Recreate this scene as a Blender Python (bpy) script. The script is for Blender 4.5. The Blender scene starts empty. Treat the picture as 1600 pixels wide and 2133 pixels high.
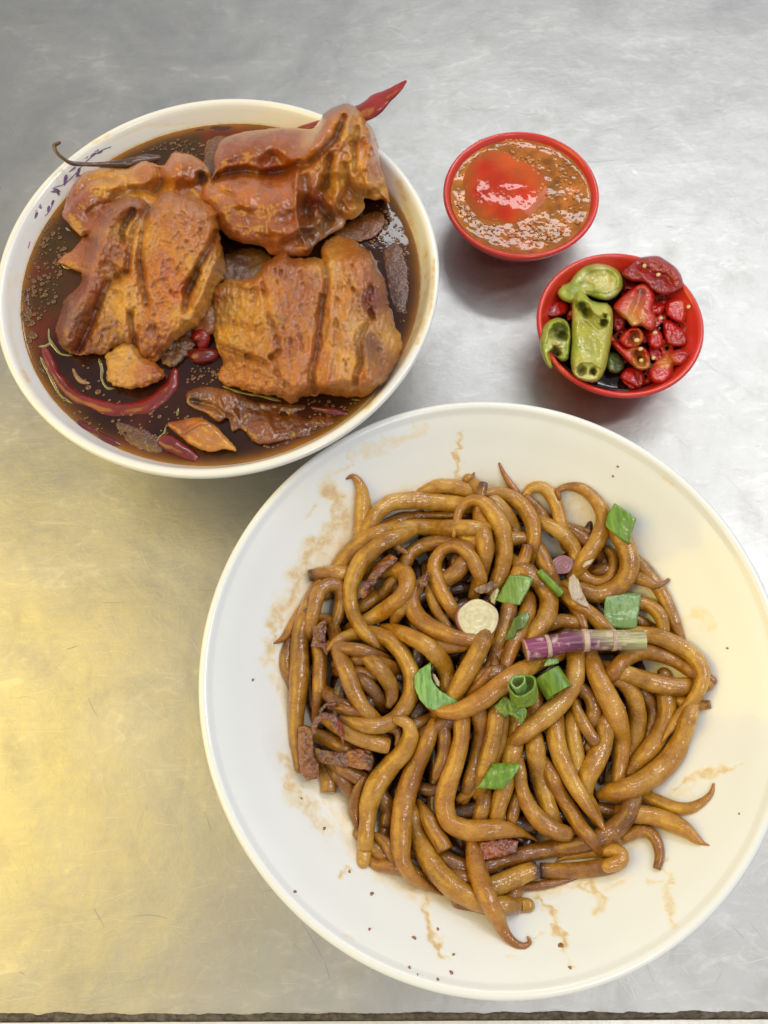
import bpy, math, random
import numpy as np
from mathutils import Matrix
rng = np.random.default_rng(7)
random.seed(7)
SC = bpy.context.scene
COL = SC.collection
CM = 0.01                                   # everything below is worked out in centimetres

# ------------------------------------------------------------------ camera
F_PX, CX, CY, H = 1680.0, 800.0, 1066.5, 33.8     # focal length in photo pixels, camera height over the table (cm)
PITCH, ROLL = math.radians(19.18), math.radians(-3.59)
c_, s_, cr, sr = math.cos(PITCH), math.sin(PITCH), math.cos(ROLL), math.sin(ROLL)
Rv, Uv, Fv = np.array([1., 0, 0]), np.array([0, c_, s_]), np.array([0, s_, -c_])
RIGHT, UP = cr*Rv + sr*Uv, -sr*Rv + cr*Uv
cam = bpy.data.cameras.new('camera'); camo = bpy.data.objects.new('camera', cam); COL.objects.link(camo)
cam.sensor_fit = 'VERTICAL'; cam.sensor_height = 9.8; cam.lens = 9.8*F_PX/2133
m = Matrix.Identity(4)
for i in range(3):
    m[i][0], m[i][1], m[i][2] = RIGHT[i], UP[i], -Fv[i]
m[2][3] = H*CM
camo.matrix_world = m
cam.clip_start = 0.01; cam.clip_end = 50
cam.dof.use_dof = True; cam.dof.focus_distance = 0.315; cam.dof.aperture_fstop = 5.0
SC.camera = camo
# ------------------------------------------------------------------ light
SC.view_settings.view_transform = 'Standard'; SC.view_settings.look = 'None'; SC.view_settings.exposure = 0.33
w = bpy.data.worlds.new('World'); SC.world = w; w.use_nodes = True
w.node_tree.nodes['Background'].inputs[0].default_value = (0.93, 0.96, 1.0, 1)
w.node_tree.nodes['Background'].inputs[1].default_value = 0.44
def area(name, loc, target, sx, sy, power, color):
    L = bpy.data.lights.new(name, 'AREA'); L.shape = 'RECTANGLE'; L.size = sx; L.size_y = sy; L.energy = power; L.color = color
    o = bpy.data.objects.new(name, L); COL.objects.link(o); o.location = loc
    from mathutils import Vector
    d = Vector(target)-Vector(loc); o.rotation_euler = d.to_track_quat('-Z', 'Y').to_euler()
    return o
area('daylight_opening', (0.36, 1.13, 1.25), (0.0, 0.12, 0), 0.75, 0.13, 3.2, (0.97, 0.985, 1.0))
area('daylight_opening', (0.95, 0.85, 1.15), (0.0, 0.12, 0), 0.7, 0.7, 2.6, (0.97, 0.985, 1.0))
area('ceiling_lamp', (0.78, 0.26, 1.30), (0.05, 0.1, 0), 0.16, 0.70, 3.4, (1.0, 0.99, 0.97))
area('ceiling_lamp', (0.38, -0.46, 1.25), (0.05, 0.05, 0), 0.22, 0.30, 1.4, (1.0, 0.98, 0.95))
area('yellow_left_lamp', (-0.93, 0.08, 0.75), (-0.15, 0.05, 0), 0.8, 1.3, 7.6, (1.0, 0.69, 0.03))  # added lamp, gives the yellow reflection of an unseen surface at the left
SC.cycles.use_denoising = True
SC.cycles.max_bounces = 8

# ------------------------------------------------------------------ geometry helpers
def ray(px, py):
    u = (np.asarray(px, float)-CX)/F_PX; v = -(np.asarray(py, float)-CY)/F_PX
    return u[..., None]*RIGHT + v[..., None]*UP + Fv
def at(px, py, z):
    """the point at height z (cm) seen at photo pixel px, py"""
    d = ray(px, py); t = (np.asarray(z, float)-H)/d[..., 2]
    return np.stack([d[..., 0]*t, d[..., 1]*t, np.broadcast_to(z, t.shape)+0.0], -1)
def scale_at(z, px=800, py=1066):
    """photo pixels per cm at height z"""
    d = ray(px, py); t = (z-H)/d[..., 2]
    return F_PX/t
CROP = {'F': (0, 0, 1.0), 'N1': (540, 940, 3.2), 'N2': (1000, 940, 3.077), 'N3': (560, 1380, 3.2), 'N4': (1000, 1380, 3.077),
        'N5': (600, 1700, 2.286), 'N7': (900, 1080, 3.478), 'P1': (0, 150, 3.2), 'P2': (400, 150, 2.909),
        'P3': (0, 550, 3.2), 'P4': (400, 550, 2.909), 'A': (900, 240, 4.0), 'B': (1080, 500, 3.81)}
def full(crop, pts):
    ox, oy, s = CROP[crop]
    a = np.array(pts, float).copy()
    a[:, 0] = a[:, 0]/s+ox; a[:, 1] = a[:, 1]/s+oy
    if a.shape[1] > 2: a[:, 2] = a[:, 2]/s
    return a
def catmull(P, step):
    P = np.asarray(P, float)
    if len(P) < 3: P = np.vstack([P[0], P.mean(0), P[-1]])
    Q = np.vstack([2*P[0]-P[1], P, 2*P[-1]-P[-2]])
    out = []
    for i in range(1, len(Q)-2):
        n = max(2, int(np.hypot(*(Q[i+1, :2]-Q[i, :2]))/step))
        t = np.linspace(0, 1, n, endpoint=False)[:, None]
        p0, p1, p2, p3 = Q[i-1], Q[i], Q[i+1], Q[i+2]
        out.append(.5*(2*p1+(p2-p0)*t+(2*p0-5*p1+4*p2-p3)*t*t+(3*p1-p0-3*p2+p3)*t**3))
    out.append(P[-1:])
    return np.vstack(out)
def vnoise(x, y, seed=0, z=0.0):
    """smooth value noise in -1..1"""
    r = np.random.default_rng(seed); T = r.uniform(-1, 1, (64, 64))
    xi = np.floor(x).astype(int); yi = np.floor(y).astype(int)
    fx = x-xi; fy = y-yi; fx = fx*fx*(3-2*fx); fy = fy*fy*(3-2*fy)
    a = T[yi % 64, xi % 64]; b = T[yi % 64, (xi+1) % 64]; c = T[(yi+1) % 64, xi % 64]; d = T[(yi+1) % 64, (xi+1) % 64]
    return (a*(1-fx)+b*fx)*(1-fy)+(c*(1-fx)+d*fx)*fy
def fbm(x, y, seed=0, o=4):
    s = 0; a = 1.0; t = 0
    for k in range(o):
        s = s+a*vnoise(x*2**k+13.7*k, y*2**k+7.1*k, seed+k); t += a; a *= .5
    return s/t
def pipdist(px, py, poly):
    """signed distance to a polygon (positive inside) and the closest point on it"""
    x = px.ravel(); y = py.ravel(); best = np.full(x.shape, 1e18); cx = x.copy(); cy = y.copy(); ins = np.zeros(x.shape, bool)
    n = len(poly)
    for i in range(n):
        ax, ay = poly[i]; bx, by = poly[(i+1) % n]
        dx, dy = bx-ax, by-ay; L = dx*dx+dy*dy+1e-12
        t = np.clip(((x-ax)*dx+(y-ay)*dy)/L, 0, 1); qx = ax+t*dx; qy = ay+t*dy
        d = (x-qx)**2+(y-qy)**2; k = d < best
        best[k] = d[k]; cx[k] = qx[k]; cy[k] = qy[k]
        if ay != by:
            cond = ((ay > y) != (by > y)) & (x < (bx-ax)*(y-ay)/(by-ay)+ax); ins ^= cond
    d = np.sqrt(best); d[~ins] *= -1
    return d.reshape(px.shape), cx.reshape(px.shape), cy.reshape(px.shape)
def linedist(x, y, line):
    best = np.full(x.shape, 1e18)
    for i in range(len(line)-1):
        ax, ay = line[i][:2]; bx, by = line[i+1][:2]
        dx, dy = bx-ax, by-ay; L = dx*dx+dy*dy+1e-12
        t = np.clip(((x-ax)*dx+(y-ay)*dy)/L, 0, 1)
        best = np.minimum(best, (x-ax-t*dx)**2+(y-ay-t*dy)**2)
    return np.sqrt(best)
def closed(pts, step=6):
    """a smooth closed outline through the points"""
    P = np.asarray(pts, float)[:, :2]; n = len(P); out = []
    for i in range(n):
        p0, p1, p2, p3 = P[i-1], P[i], P[(i+1) % n], P[(i+2) % n]
        k = max(2, int(np.hypot(*(p2-p1))/step)); t = np.linspace(0, 1, k, endpoint=False)[:, None]
        out.append(.5*(2*p1+(p2-p0)*t+(2*p0-5*p1+4*p2-p3)*t*t+(3*p1-p0-3*p2+p3)*t**3))
    return np.vstack(out)

# ------------------------------------------------------------------ object helpers
def mesh(name, V, Fc, mat=None, parent=None, origin=None, attrs=None, col=None, smooth=True, uv=None):
    V = np.asarray(V, float)*CM
    if origin is None: origin = np.array([0., 0, 0]) if parent is not None else np.array([V[:, 0].mean(), V[:, 1].mean(), V[:, 2].min()])
    else: origin = np.asarray(origin, float)*CM
    base = origin.copy()
    if parent is not None: base = np.array(parent.matrix_basis.translation)+0.0; 
    me = bpy.data.meshes.new(name)
    me.from_pydata((V-base).tolist(), [], Fc if isinstance(Fc, list) else Fc.tolist())
    if smooth: me.polygons.foreach_set('use_smooth', np.ones(len(me.polygons), bool))
    for k, a in (attrs or {}).items():
        at_ = me.attributes.new(k, 'FLOAT', 'POINT'); at_.data.foreach_set('value', np.asarray(a, np.float32).ravel())
    if col is not None:
        at_ = me.attributes.new('col', 'FLOAT_COLOR', 'POINT')
        cc = np.ones((len(V), 4), np.float32); cc[:, :3] = col; at_.data.foreach_set('color', cc.ravel())
    if mat: me.materials.append(mat)
    me.update()
    o = bpy.data.objects.new(name, me); COL.objects.link(o)
    if parent is not None: o.parent = parent
    else: o.location = base
    return o
def tag(o, label=None, cat=None, group=None, kind=None):
    if label: o['label'] = label
    if cat: o['category'] = cat
    if group: o['group'] = group
    if kind: o['kind'] = kind
    return o
def thing(name, loc, label, cat, group=None):
    o = bpy.data.objects.new(name, None); COL.objects.link(o); o.location = np.asarray(loc, float)*CM
    o.empty_display_size = 0.01
    return tag(o, label, cat, group)
def gridfaces(nu, nv, wrap=False):
    f = []
    for i in range(nu-1):
        for j in range(nv if wrap else nv-1):
            k = (j+1) % nv
            f.append((i*nv+j, i*nv+k, (i+1)*nv+k, (i+1)*nv+j))
    return f
def lathe(profile, centre, n=160):
    """surface of revolution about the vertical through centre; profile rows (r, z)"""
    P = np.asarray(profile, float); a = np.linspace(0, 2*np.pi, n, endpoint=False)
    V = np.stack([centre[0]+P[:, 0][:, None]*np.cos(a), centre[1]+P[:, 0][:, None]*np.sin(a), np.repeat(P[:, 1][:, None], n, 1)], -1).reshape(-1, 3)
    return V, gridfaces(len(P), n, True)
def frames(C):
    T = np.gradient(C, axis=0); T /= np.linalg.norm(T, axis=1)[:, None]+1e-9
    up = np.array([0, 0, 1.]); N = np.cross(T, up); 
    bad = np.linalg.norm(N, axis=1) < .15
    N[bad] = np.cross(T[bad], np.array([1., 0, 0])); N /= np.linalg.norm(N, axis=1)[:, None]+1e-9
    for i in range(1, len(N)):
        if N[i] @ N[i-1] < 0: N[i] = -N[i]
    B = np.cross(N, T); return T, N, B
def tube(C, R, seg=14, flat=1.0, wob=0.0, seed=0, capstart='round', capend='round', fold=None):
    """closed tapering tube along C (cm) with radii R; returns V, F, t along it"""
    C = np.asarray(C, float); R = np.asarray(R, float)
    T, N, B = frames(C)
    def ends(C, R, T, N, B, kind, front):
        i = 0 if front else -1; sgn = -1 if front else 1
        k = [(.5, .87), (.87, .5), (.98, .18)] if kind == 'round' else [(0.02, .93), (.03, .45)]
        cs = [C[i]+sgn*T[i]*R[i]*a for a, b in k]; rs = [R[i]*b for a, b in k]
        if front: cs = cs[::-1]; rs = rs[::-1]
        rep = lambda M: np.repeat(M[i][None], len(cs), 0)
        if front: return np.vstack([cs, C]), np.concatenate([rs, R]), np.vstack([rep(T), T]), np.vstack([rep(N), N]), np.vstack([rep(B), B])
        return np.vstack([C, cs]), np.concatenate([R, rs]), np.vstack([T, rep(T)]), np.vstack([N, rep(N)]), np.vstack([B, rep(B)])
    C, R, T, N, B = ends(C, R, T, N, B, capstart, True)
    C, R, T, N, B = ends(C, R, T, N, B, capend, False)
    a = np.linspace(0, 2*np.pi, seg, endpoint=False); n = len(C)
    s = np.concatenate([[0], np.cumsum(np.linalg.norm(np.diff(C, axis=0), axis=1))])
    rr = R[:, None]*np.ones(seg)
    if wob:
        rr = rr*(1+wob*fbm(s[:, None]*1.3+seed*3.1, np.cos(a)[None]*1.2+5+seed, seed % 50, 3))
    V = C[:, None]+N[:, None]*(rr*np.cos(a))[..., None]+B[:, None]*(rr*np.sin(a)*flat)[..., None]
    V = V.reshape(-1, 3); Fc = gridfaces(n, seg, True)
    Fc.append(tuple(range(seg))[::-1]); Fc.append(tuple(range((n-1)*seg, n*seg)))
    return V, Fc, np.repeat(s/s[-1], seg)
def hollow(C, R, th, seg=28, flat=1.0, ripple=0.0, seed=0, arc=None):
    """open pipe with wall thickness"""
    C = np.asarray(C, float); R = np.asarray(R, float); T, N, B = frames(C)
    a = np.linspace(0, 2*np.pi, seg, endpoint=False) if arc is None else np.linspace(arc[0], arc[1], seg)
    def ring(i, r): 
        q = r*(1+ripple*np.sin(a*3+seed)+ripple*.6*np.sin(a*5+2*seed))
        return C[i]+np.outer(q*np.cos(a), N[i])+np.outer(q*np.sin(a)*flat, B[i])
    rows = [ring(i, R[i]) for i in range(len(C))]+[ring(i, R[i]-th) for i in range(len(C)-1, -1, -1)]
    rows.append(rows[0]); V = np.vstack(rows[:-1]); n = len(rows)-1; Fc = []
    m_ = seg if arc is None else seg-1
    for i in range(n):
        for j in range(m_):
            k = (j+1) % seg; i2 = (i+1) % n
            Fc.append((i*seg+j, i*seg+k, i2*seg+k, i2*seg+j))
    if arc is not None:
        h = len(C)
        for j in (0, seg-1):
            for i in range(h-1): Fc.append((i*seg+j, (i+1)*seg+j, (n-2-i)*seg+j, (n-1-i)*seg+j))
    return V, Fc, n, seg
def relief(name, poly, zb, Hh, w, mat, parent=None, step=3.0, controls=None, strokes=(), bumps=(), noise=(), thick=0.3, cols=None, cstrokes=(),
           power=0.5, origin=None, smooth_outline=True, zfun=None, cpow=3, sauce_shade=None, cvar=0.0, gain=1.0, equator=0.0, crisp=2, ragged=0.0, facets=None, fsoft=.10):
    """A solid lump: outline and relief measured in the photo, real heights in cm.
    controls: (x, y, height over zb); strokes: (polyline, width px, height); noise: (scale px, amp, seed, stretch x, stretch y, angle);
    cols: (x, y, rgb); cstrokes: (polyline, width, rgb, amount)"""
    P = closed(poly) if smooth_outline else np.asarray(poly, float)
    if ragged:
        g_ = P-P.mean(0); g_ /= np.hypot(*g_.T)[:, None]+1e-9; P = P+g_*(ragged*fbm(P[:, 0]/7, P[:, 1]/7, 21, 3))[:, None]
    x0, y0 = P.min(0)-step*2; x1, y1 = P.max(0)+step*2
    gx, gy = np.meshgrid(np.arange(x0, x1, step), np.arange(y0, y1, step))
    d, qx, qy = pipdist(gx, gy, P)
    use = d > -step*.75
    X = np.where(d < 0, qx, gx); Y = np.where(d < 0, qy, gy); D = np.maximum(d, 0)
    t = np.clip(D/w, 0, 1); prof = (1-(1-t)**2)**power
    if controls:
        W = 0; Z = 0
        for cx_, cy_, h_ in controls:
            q = 1/(((X-cx_)**2+(Y-cy_)**2)**(cpow/2)+50); W = W+q; Z = Z+q*h_
        Z = Z/W
    else: Z = Hh+0*X
    if facets:                                            # a cut block: the lowest of several sloping planes, edges slightly rounded
        S_ = 0
        for p3 in facets:
            A_ = np.array([[p[0], p[1], 1.0] for p in p3]); a_, b2, c2 = np.linalg.solve(A_, np.array([p[2] for p in p3]))
            S_ = S_+np.exp(-np.clip(a_*X+b2*Y+c2, .5, 9)/fsoft)
        Z = -fsoft*np.log(S_)
    Z = Z*(equator+(1-equator)*prof)
    fade = np.clip(D/(w*.35), 0, 1)
    for (line, wd, am) in strokes:
        Z = Z+gain*am*np.exp(-(linedist(X, Y, line)/wd)**2)*np.clip(D/(wd*.8), 0.15, 1)
    dn_ = 1+(.55*fbm(X/11, Y/11, 44, 2) if crisp == 4 else 0)
    for (bx, by, br, am) in bumps:
        Z = Z+am*np.exp(-(((X-bx)**2+(Y-by)**2)/(br*dn_)**2)**(crisp/2))*fade
    for nz in noise:
        sc_, am, sd, ax_, ay_, an = nz; ca, sa = math.cos(an), math.sin(an)
        xx = (X*ca+Y*sa)/sc_/ax_; yy = (-X*sa+Y*ca)/sc_/ay_
        n_ = fbm(xx, yy, sd, 3)
        if am < 0: n_ = 1-2*np.abs(n_)*1.6; am = -am
        Z = Z+am*n_*np.clip(fade, .25, 1)
    if zfun is not None: Z = Z+zfun(X, Y)
    Zt = zb+Z
    idx = -np.ones(gx.shape, int); idx[use] = np.arange(use.sum())
    cells = use[:-1, :-1] & use[1:, :-1] & use[:-1, 1:] & use[1:, 1:] & ((d[:-1, :-1] > 0) | (d[1:, :-1] > 0) | (d[:-1, 1:] > 0) | (d[1:, 1:] > 0))
    a = idx[:-1, :-1][cells]; b = idx[:-1, 1:][cells]; c = idx[1:, 1:][cells]; e = idx[1:, :-1][cells]
    ft = np.stack([a, e, c, b], 1)
    top = at(X[use], Y[use], Zt[use]); n = len(top)
    cz = zb-thick*(0.15+prof[use]) if np.isscalar(zb) else zb[use]-thick
    bx_, by_ = X[use], Y[use]
    if equator:
        mx, my = P.mean(0); bx_ = mx+(bx_-mx)*.88; by_ = my+(by_-my)*.88; cz = zb-thick+0*bx_
    bot = at(bx_, by_, cz)
    fb = ft[:, ::-1]+n
    # side walls along the boundary edges
    from collections import Counter
    ed = np.vstack([ft[:, [0, 1]], ft[:, [1, 2]], ft[:, [2, 3]], ft[:, [3, 0]]])
    key = np.sort(ed, 1); u, inv, cnt = np.unique(key, axis=0, return_inverse=True, return_counts=True)
    be = ed[cnt[inv.ravel()] == 1]
    fs = np.stack([be[:, 1], be[:, 0], be[:, 0]+n, be[:, 1]+n], 1)
    V = np.vstack([top, bot]); Fc = np.vstack([ft, fb, fs])
    used = np.unique(Fc); remap = -np.ones(len(V), int); remap[used] = np.arange(len(used)); V = V[used]; Fc = remap[Fc]
    col = None
    if cols:
        W = 0; Cc = 0
        for cx_, cy_, rgb in cols:
            q = 1/(((X-cx_)**2+(Y-cy_)**2)**1.5+30); W = W+q; Cc = Cc+q[..., None]*np.array(rgb)
        Cc = Cc/W[..., None]
        for (line, wd, rgb, am) in cstrokes:
            k = am*np.exp(-(linedist(X, Y, line)/(wd*dn_))**crisp)[..., None]; Cc = Cc*(1-k)+np.array(rgb)*k
        if sauce_shade is not None:  # crease shade put into the colour along deep grooves, plus gathered sauce
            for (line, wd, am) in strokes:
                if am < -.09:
                    k = (min(.4, -am*1.6)*np.exp(-(linedist(X, Y, line)/(wd*.38))**2))[..., None]; Cc = Cc*(1-k)+np.array(sauce_shade)*k
        if cvar: Cc = Cc*(1+cvar*fbm(X/17, Y/17, 91, 4))[..., None]*(1+np.array([0, .35, .5])*cvar*fbm(X/9, Y/9, 92, 3)[..., None])
        cc = Cc[use]; col = np.vstack([cc, cc])[used]
    return mesh(name, V, Fc, mat, parent, col=col, origin=origin)

# ------------------------------------------------------------------ materials
def newmat(name):
    m_ = bpy.data.materials.new(name); m_.use_nodes = True; nt = m_.node_tree
    return m_, nt, nt.nodes['Principled BSDF']
def N(nt, typ, **kw):
    n = nt.nodes.new(typ)
    for k, v in kw.items():
        if k in n.inputs: n.inputs[k].default_value = v
        else: setattr(n, k, v)
    return n
def ramp(nt, src, stops, interp='LINEAR'):
    r = nt.nodes.new('ShaderNodeValToRGB'); r.color_ramp.interpolation = interp
    e = r.color_ramp.elements
    while len(e) < len(stops): e.new(0.5)
    for el, (p, c) in zip(e, stops):
        el.position = p; el.color = (*c, 1) if not np.isscalar(c) else (c, c, c, 1)
    nt.links.new(src, r.inputs[0]); return r.outputs[0]
def mixc(nt, f, a, b, mode='MIX'):
    n = nt.nodes.new('ShaderNodeMix'); n.data_type = 'RGBA'; n.blend_type = mode
    for i, v in ((0, f), (6, a), (7, b)):
        if hasattr(v, 'links'): nt.links.new(v, n.inputs[i])
        else: n.inputs[i].default_value = v if i == 0 else ((*v, 1) if len(v) == 3 else v)
    return n.outputs[2]
def math_(nt, op, a, b=0.0, clamp=False):
    n = nt.nodes.new('ShaderNodeMath'); n.operation = op; n.use_clamp = clamp
    for i, v in ((0, a), (1, b)):
        if hasattr(v, 'links'): nt.links.new(v, n.inputs[i])
        else: n.inputs[i].default_value = v
    return n.outputs[0]
def attr(nt, name):
    return N(nt, 'ShaderNodeAttribute', attribute_name=name)
def coords(nt, scale=(1, 1, 1), rot=(0, 0, 0), kind='Object'):
    tc = nt.nodes.new('ShaderNodeTexCoord'); mp = nt.nodes.new('ShaderNodeMapping')
    mp.inputs['Scale'].default_value = scale; mp.inputs['Rotation'].default_value = rot
    nt.links.new(tc.outputs[kind], mp.inputs[0]); return mp.outputs[0]
def noise(nt, vec, scale, detail=3, rough=.5, dist=0.0, out=0):
    n = N(nt, 'ShaderNodeTexNoise', Scale=scale, Detail=detail, Roughness=rough, Distortion=dist)
    if vec is not None: nt.links.new(vec, n.inputs['Vector'])
    return n.outputs[out]
def bump(nt, h, strength, dist, normal=None):
    b = N(nt, 'ShaderNodeBump', Strength=strength, Distance=dist); nt.links.new(h, b.inputs['Height'])
    if normal is not None: nt.links.new(normal, b.inputs['Normal'])
    return b.outputs[0]
def L(nt, a, b): nt.links.new(a, b)

def mat_table():
    m_, nt, p = newmat('worn_steel')
    v = coords(nt)
    blotch = noise(nt, v, 16, 6, .62, .8); cloud = noise(nt, v, 45, 6, .7, .5); fine = noise(nt, v, 900, 3, .7)
    hair = noise(nt, coords(nt, (1, 16, 1), (0, 0, .06)), 60, 4, .75); hair2 = noise(nt, coords(nt, (1, 12, 1), (0, 0, -.95)), 60, 4, .75)
    base = ramp(nt, blotch, [(.3, (.42, .415, .405)), (.7, (.51, .505, .49))])
    base = mixc(nt, ramp(nt, cloud, [(.52, 0.0), (.75, .45)]), base, (.33, .32, .30))
    fl = noise(nt, coords(nt, (1, 2.2, 1), (0, 0, .5)), 75, 5, .65, 1.2)
    base = mixc(nt, ramp(nt, math_(nt, 'MULTIPLY', fl, math_(nt, 'ADD', blotch, .5)), [(.56, 0.0), (.78, .30)]), base, (.80, .79, .77))
    base = mixc(nt, ramp(nt, hair, [(.5, 0.0), (.75, .12)]), base, (.33, .32, .31))
    L(nt, base, p.inputs['Base Color']); p.inputs['Metallic'].default_value = 1.0
    r = math_(nt, 'ADD', math_(nt, 'MULTIPLY', blotch, .30), math_(nt, 'MULTIPLY', cloud, .20))
    r = math_(nt, 'ADD', r, math_(nt, 'MULTIPLY', hair2, .10)); L(nt, math_(nt, 'ADD', r, .13), p.inputs['Roughness'])
    d1 = noise(nt, v, 22, 2, .4, .3); d2 = noise(nt, v, 70, 2, .5, .6)
    b = bump(nt, fl, .05, .0015); b = bump(nt, d1, .22, .004, b); b = bump(nt, d2, .13, .0012, b); b = bump(nt, fine, .12, .0003, b); b = bump(nt, hair2, .05, .0005, b)
    L(nt, b, p.inputs['Normal'])
    return m_
def mat_ceramic(name, color, rough=.16, stain=False, speck=0.0, coat=.4):
    m_, nt, p = newmat(name)
    v = coords(nt)
    base = mixc(nt, ramp(nt, noise(nt, v, 30, 4), [(.3, 0.0), (.8, .5)]), color, tuple(.94*c for c in color))
    if stain:
        s = attr(nt, 'stain').outputs['Fac']
        n1 = noise(nt, v, 260, 5, .65, .4)
        f = math_(nt, 'MULTIPLY', s, math_(nt, 'ADD', math_(nt, 'MULTIPLY', n1, 2.6), -.45), True)
        f2 = ramp(nt, f, [(.12, 0.0), (.34, .38), (.8, .8)])
        amber = ramp(nt, math_(nt, 'MULTIPLY', s, n1), [(.2, (.80, .66, .36)), (.6, (.60, .36, .10))])
        base = mixc(nt, f2, base, amber)
        h = bump(nt, math_(nt, 'MULTIPLY', s, n1), .35, .0008); L(nt, h, p.inputs['Normal'])
    L(nt, base, p.inputs['Base Color'])
    L(nt, math_(nt, 'ADD', math_(nt, 'MULTIPLY', noise(nt, v, 55, 4), .12), rough-.05), p.inputs['Roughness'])
    p.inputs['Coat Weight'].default_value = coat; p.inputs['Coat Roughness'].default_value = .06
    p.inputs['Specular IOR Level'].default_value = .45
    return m_
def mat_noodle():
    m_, nt, p = newmat('soy_glazed_noodle')
    tone = attr(nt, 'tone').outputs['Fac']; red = attr(nt, 'red').outputs['Fac']
    v = coords(nt)
    n1 = noise(nt, v, 90, 4, .6); n2 = noise(nt, v, 420, 4, .65)
    f = math_(nt, 'ADD', tone, math_(nt, 'MULTIPLY', math_(nt, 'SUBTRACT', n1, .5), .95))
    f = math_(nt, 'ADD', f, math_(nt, 'MULTIPLY', math_(nt, 'SUBTRACT', n2, .5), .40), True)
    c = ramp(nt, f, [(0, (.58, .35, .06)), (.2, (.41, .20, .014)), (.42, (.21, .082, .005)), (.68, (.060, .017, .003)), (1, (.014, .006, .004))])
    c = mixc(nt, red, c, mixc(nt, .5, c, (.46, .15, .012)))
    L(nt, c, p.inputs['Base Color'])
    p.inputs['Subsurface Weight'].default_value = .28; p.inputs['Subsurface Radius'].default_value = (1.0, .5, .15); p.inputs['Subsurface Scale'].default_value = .0022
    L(nt, math_(nt, 'ADD', math_(nt, 'MULTIPLY', n2, .25), .16), p.inputs['Roughness'])
    p.inputs['Coat Weight'].default_value = .75; p.inputs['Coat Roughness'].default_value = .07; p.inputs['Coat IOR'].default_value = 1.55; p.inputs['IOR'].default_value = 1.42
    h = noise(nt, v, 1100, 3, .65); h2 = noise(nt, v, 300, 3, .5)
    b = bump(nt, h2, .45, .0010); b = bump(nt, h, .60, .0006, b); L(nt, b, p.inputs['Normal'])
    L(nt, bump(nt, h2, .40, .0010), p.inputs['Coat Normal'])
    return m_
def mat_meat(name='braised_pork', rough=.26, sss=.15, fine=1.0, sp=.5):
    m_, nt, p = newmat(name)
    col = mixc(nt, 1.0, attr(nt, 'col').outputs['Color'], (.84, .70, .48), 'MULTIPLY'); v = coords(nt)
    n1 = noise(nt, v, 240, 5, .65, .6); n2 = noise(nt, v, 700, 4, .6); n3 = noise(nt, v, 42, 3)
    c = mixc(nt, ramp(nt, n1, [(.35, .28), (.6, 0.0)]), col, mixc(nt, 1.0, col, (.62, .46, .36), 'MULTIPLY'))
    c = mixc(nt, ramp(nt, n3, [(.5, 0.0), (.72, .45)]), c, mixc(nt, 1.0, col, (1.25, 1.15, .9), 'MULTIPLY'))
    c = mixc(nt, ramp(nt, n2, [(.58, 0.0), (.74, .4)]), c, (.72, .36, .08))
    L(nt, c, p.inputs['Base Color'])
    p.inputs['Subsurface Weight'].default_value = sss; p.inputs['Subsurface Radius'].default_value = (1.0, .35, .12); p.inputs['Subsurface Scale'].default_value = .003
    L(nt, math_(nt, 'ADD', math_(nt, 'MULTIPLY', n1, .30), rough-.14), p.inputs['Roughness'])
    p.inputs['Specular IOR Level'].default_value = sp; p.inputs['Coat Weight'].default_value = .9; p.inputs['Coat Roughness'].default_value = .06; p.inputs['Coat IOR'].default_value = 1.5
    b = bump(nt, n1, .40*fine, .0010); b = bump(nt, n2, .60*fine, .0008, b); L(nt, b, p.inputs['Normal']); L(nt, b, p.inputs['Coat Normal'])
    return m_
def mat_liquid(name, rough=.05):
    m_, nt, p = newmat(name)
    col = attr(nt, 'col').outputs['Color']; v = coords(nt)
    n1 = noise(nt, v, 70, 4, .6, .5)
    c = mixc(nt, ramp(nt, n1, [(.45, 0.0), (.75, .5)]), col, mixc(nt, 1.0, col, (1.9, 1.35, .9), 'MULTIPLY'))
    L(nt, c, p.inputs['Base Color'])
    p.inputs['Roughness'].default_value = rough; p.inputs['IOR'].default_value = 1.38
    b = bump(nt, noise(nt, v, 55, 3, .5, .3), .10, .002); b = bump(nt, noise(nt, v, 420, 2, .5), .06, .0006, b); L(nt, b, p.inputs['Normal'])
    return m_
def mat_simple(name, c1, c2, scale=120, rough=.3, coat=.3, bmp=.3, stretch=(1, 1, 1), sss=0.0, rot=(0, 0, 0), trans=0.0, alpha=1.0, dist=.0006, bscale=None):
    m_, nt, p = newmat(name); v = coords(nt, stretch, rot)
    n1 = noise(nt, v, scale, 4, .6, .2)
    L(nt, ramp(nt, n1, [(.3, c1), (.7, c2)]), p.inputs['Base Color'])
    p.inputs['Roughness'].default_value = rough; p.inputs['Coat Weight'].default_value = coat; p.inputs['Coat Roughness'].default_value = .1
    if sss: p.inputs['Subsurface Weight'].default_value = sss; p.inputs['Subsurface Radius'].default_value = (1, .6, .25); p.inputs['Subsurface Scale'].default_value = .002
    p.inputs['Transmission Weight'].default_value = trans; p.inputs['Alpha'].default_value = alpha
    L(nt, bump(nt, n1 if bscale is None else noise(nt, v, bscale, 3), bmp, dist), p.inputs['Normal'])
    return m_
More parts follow.
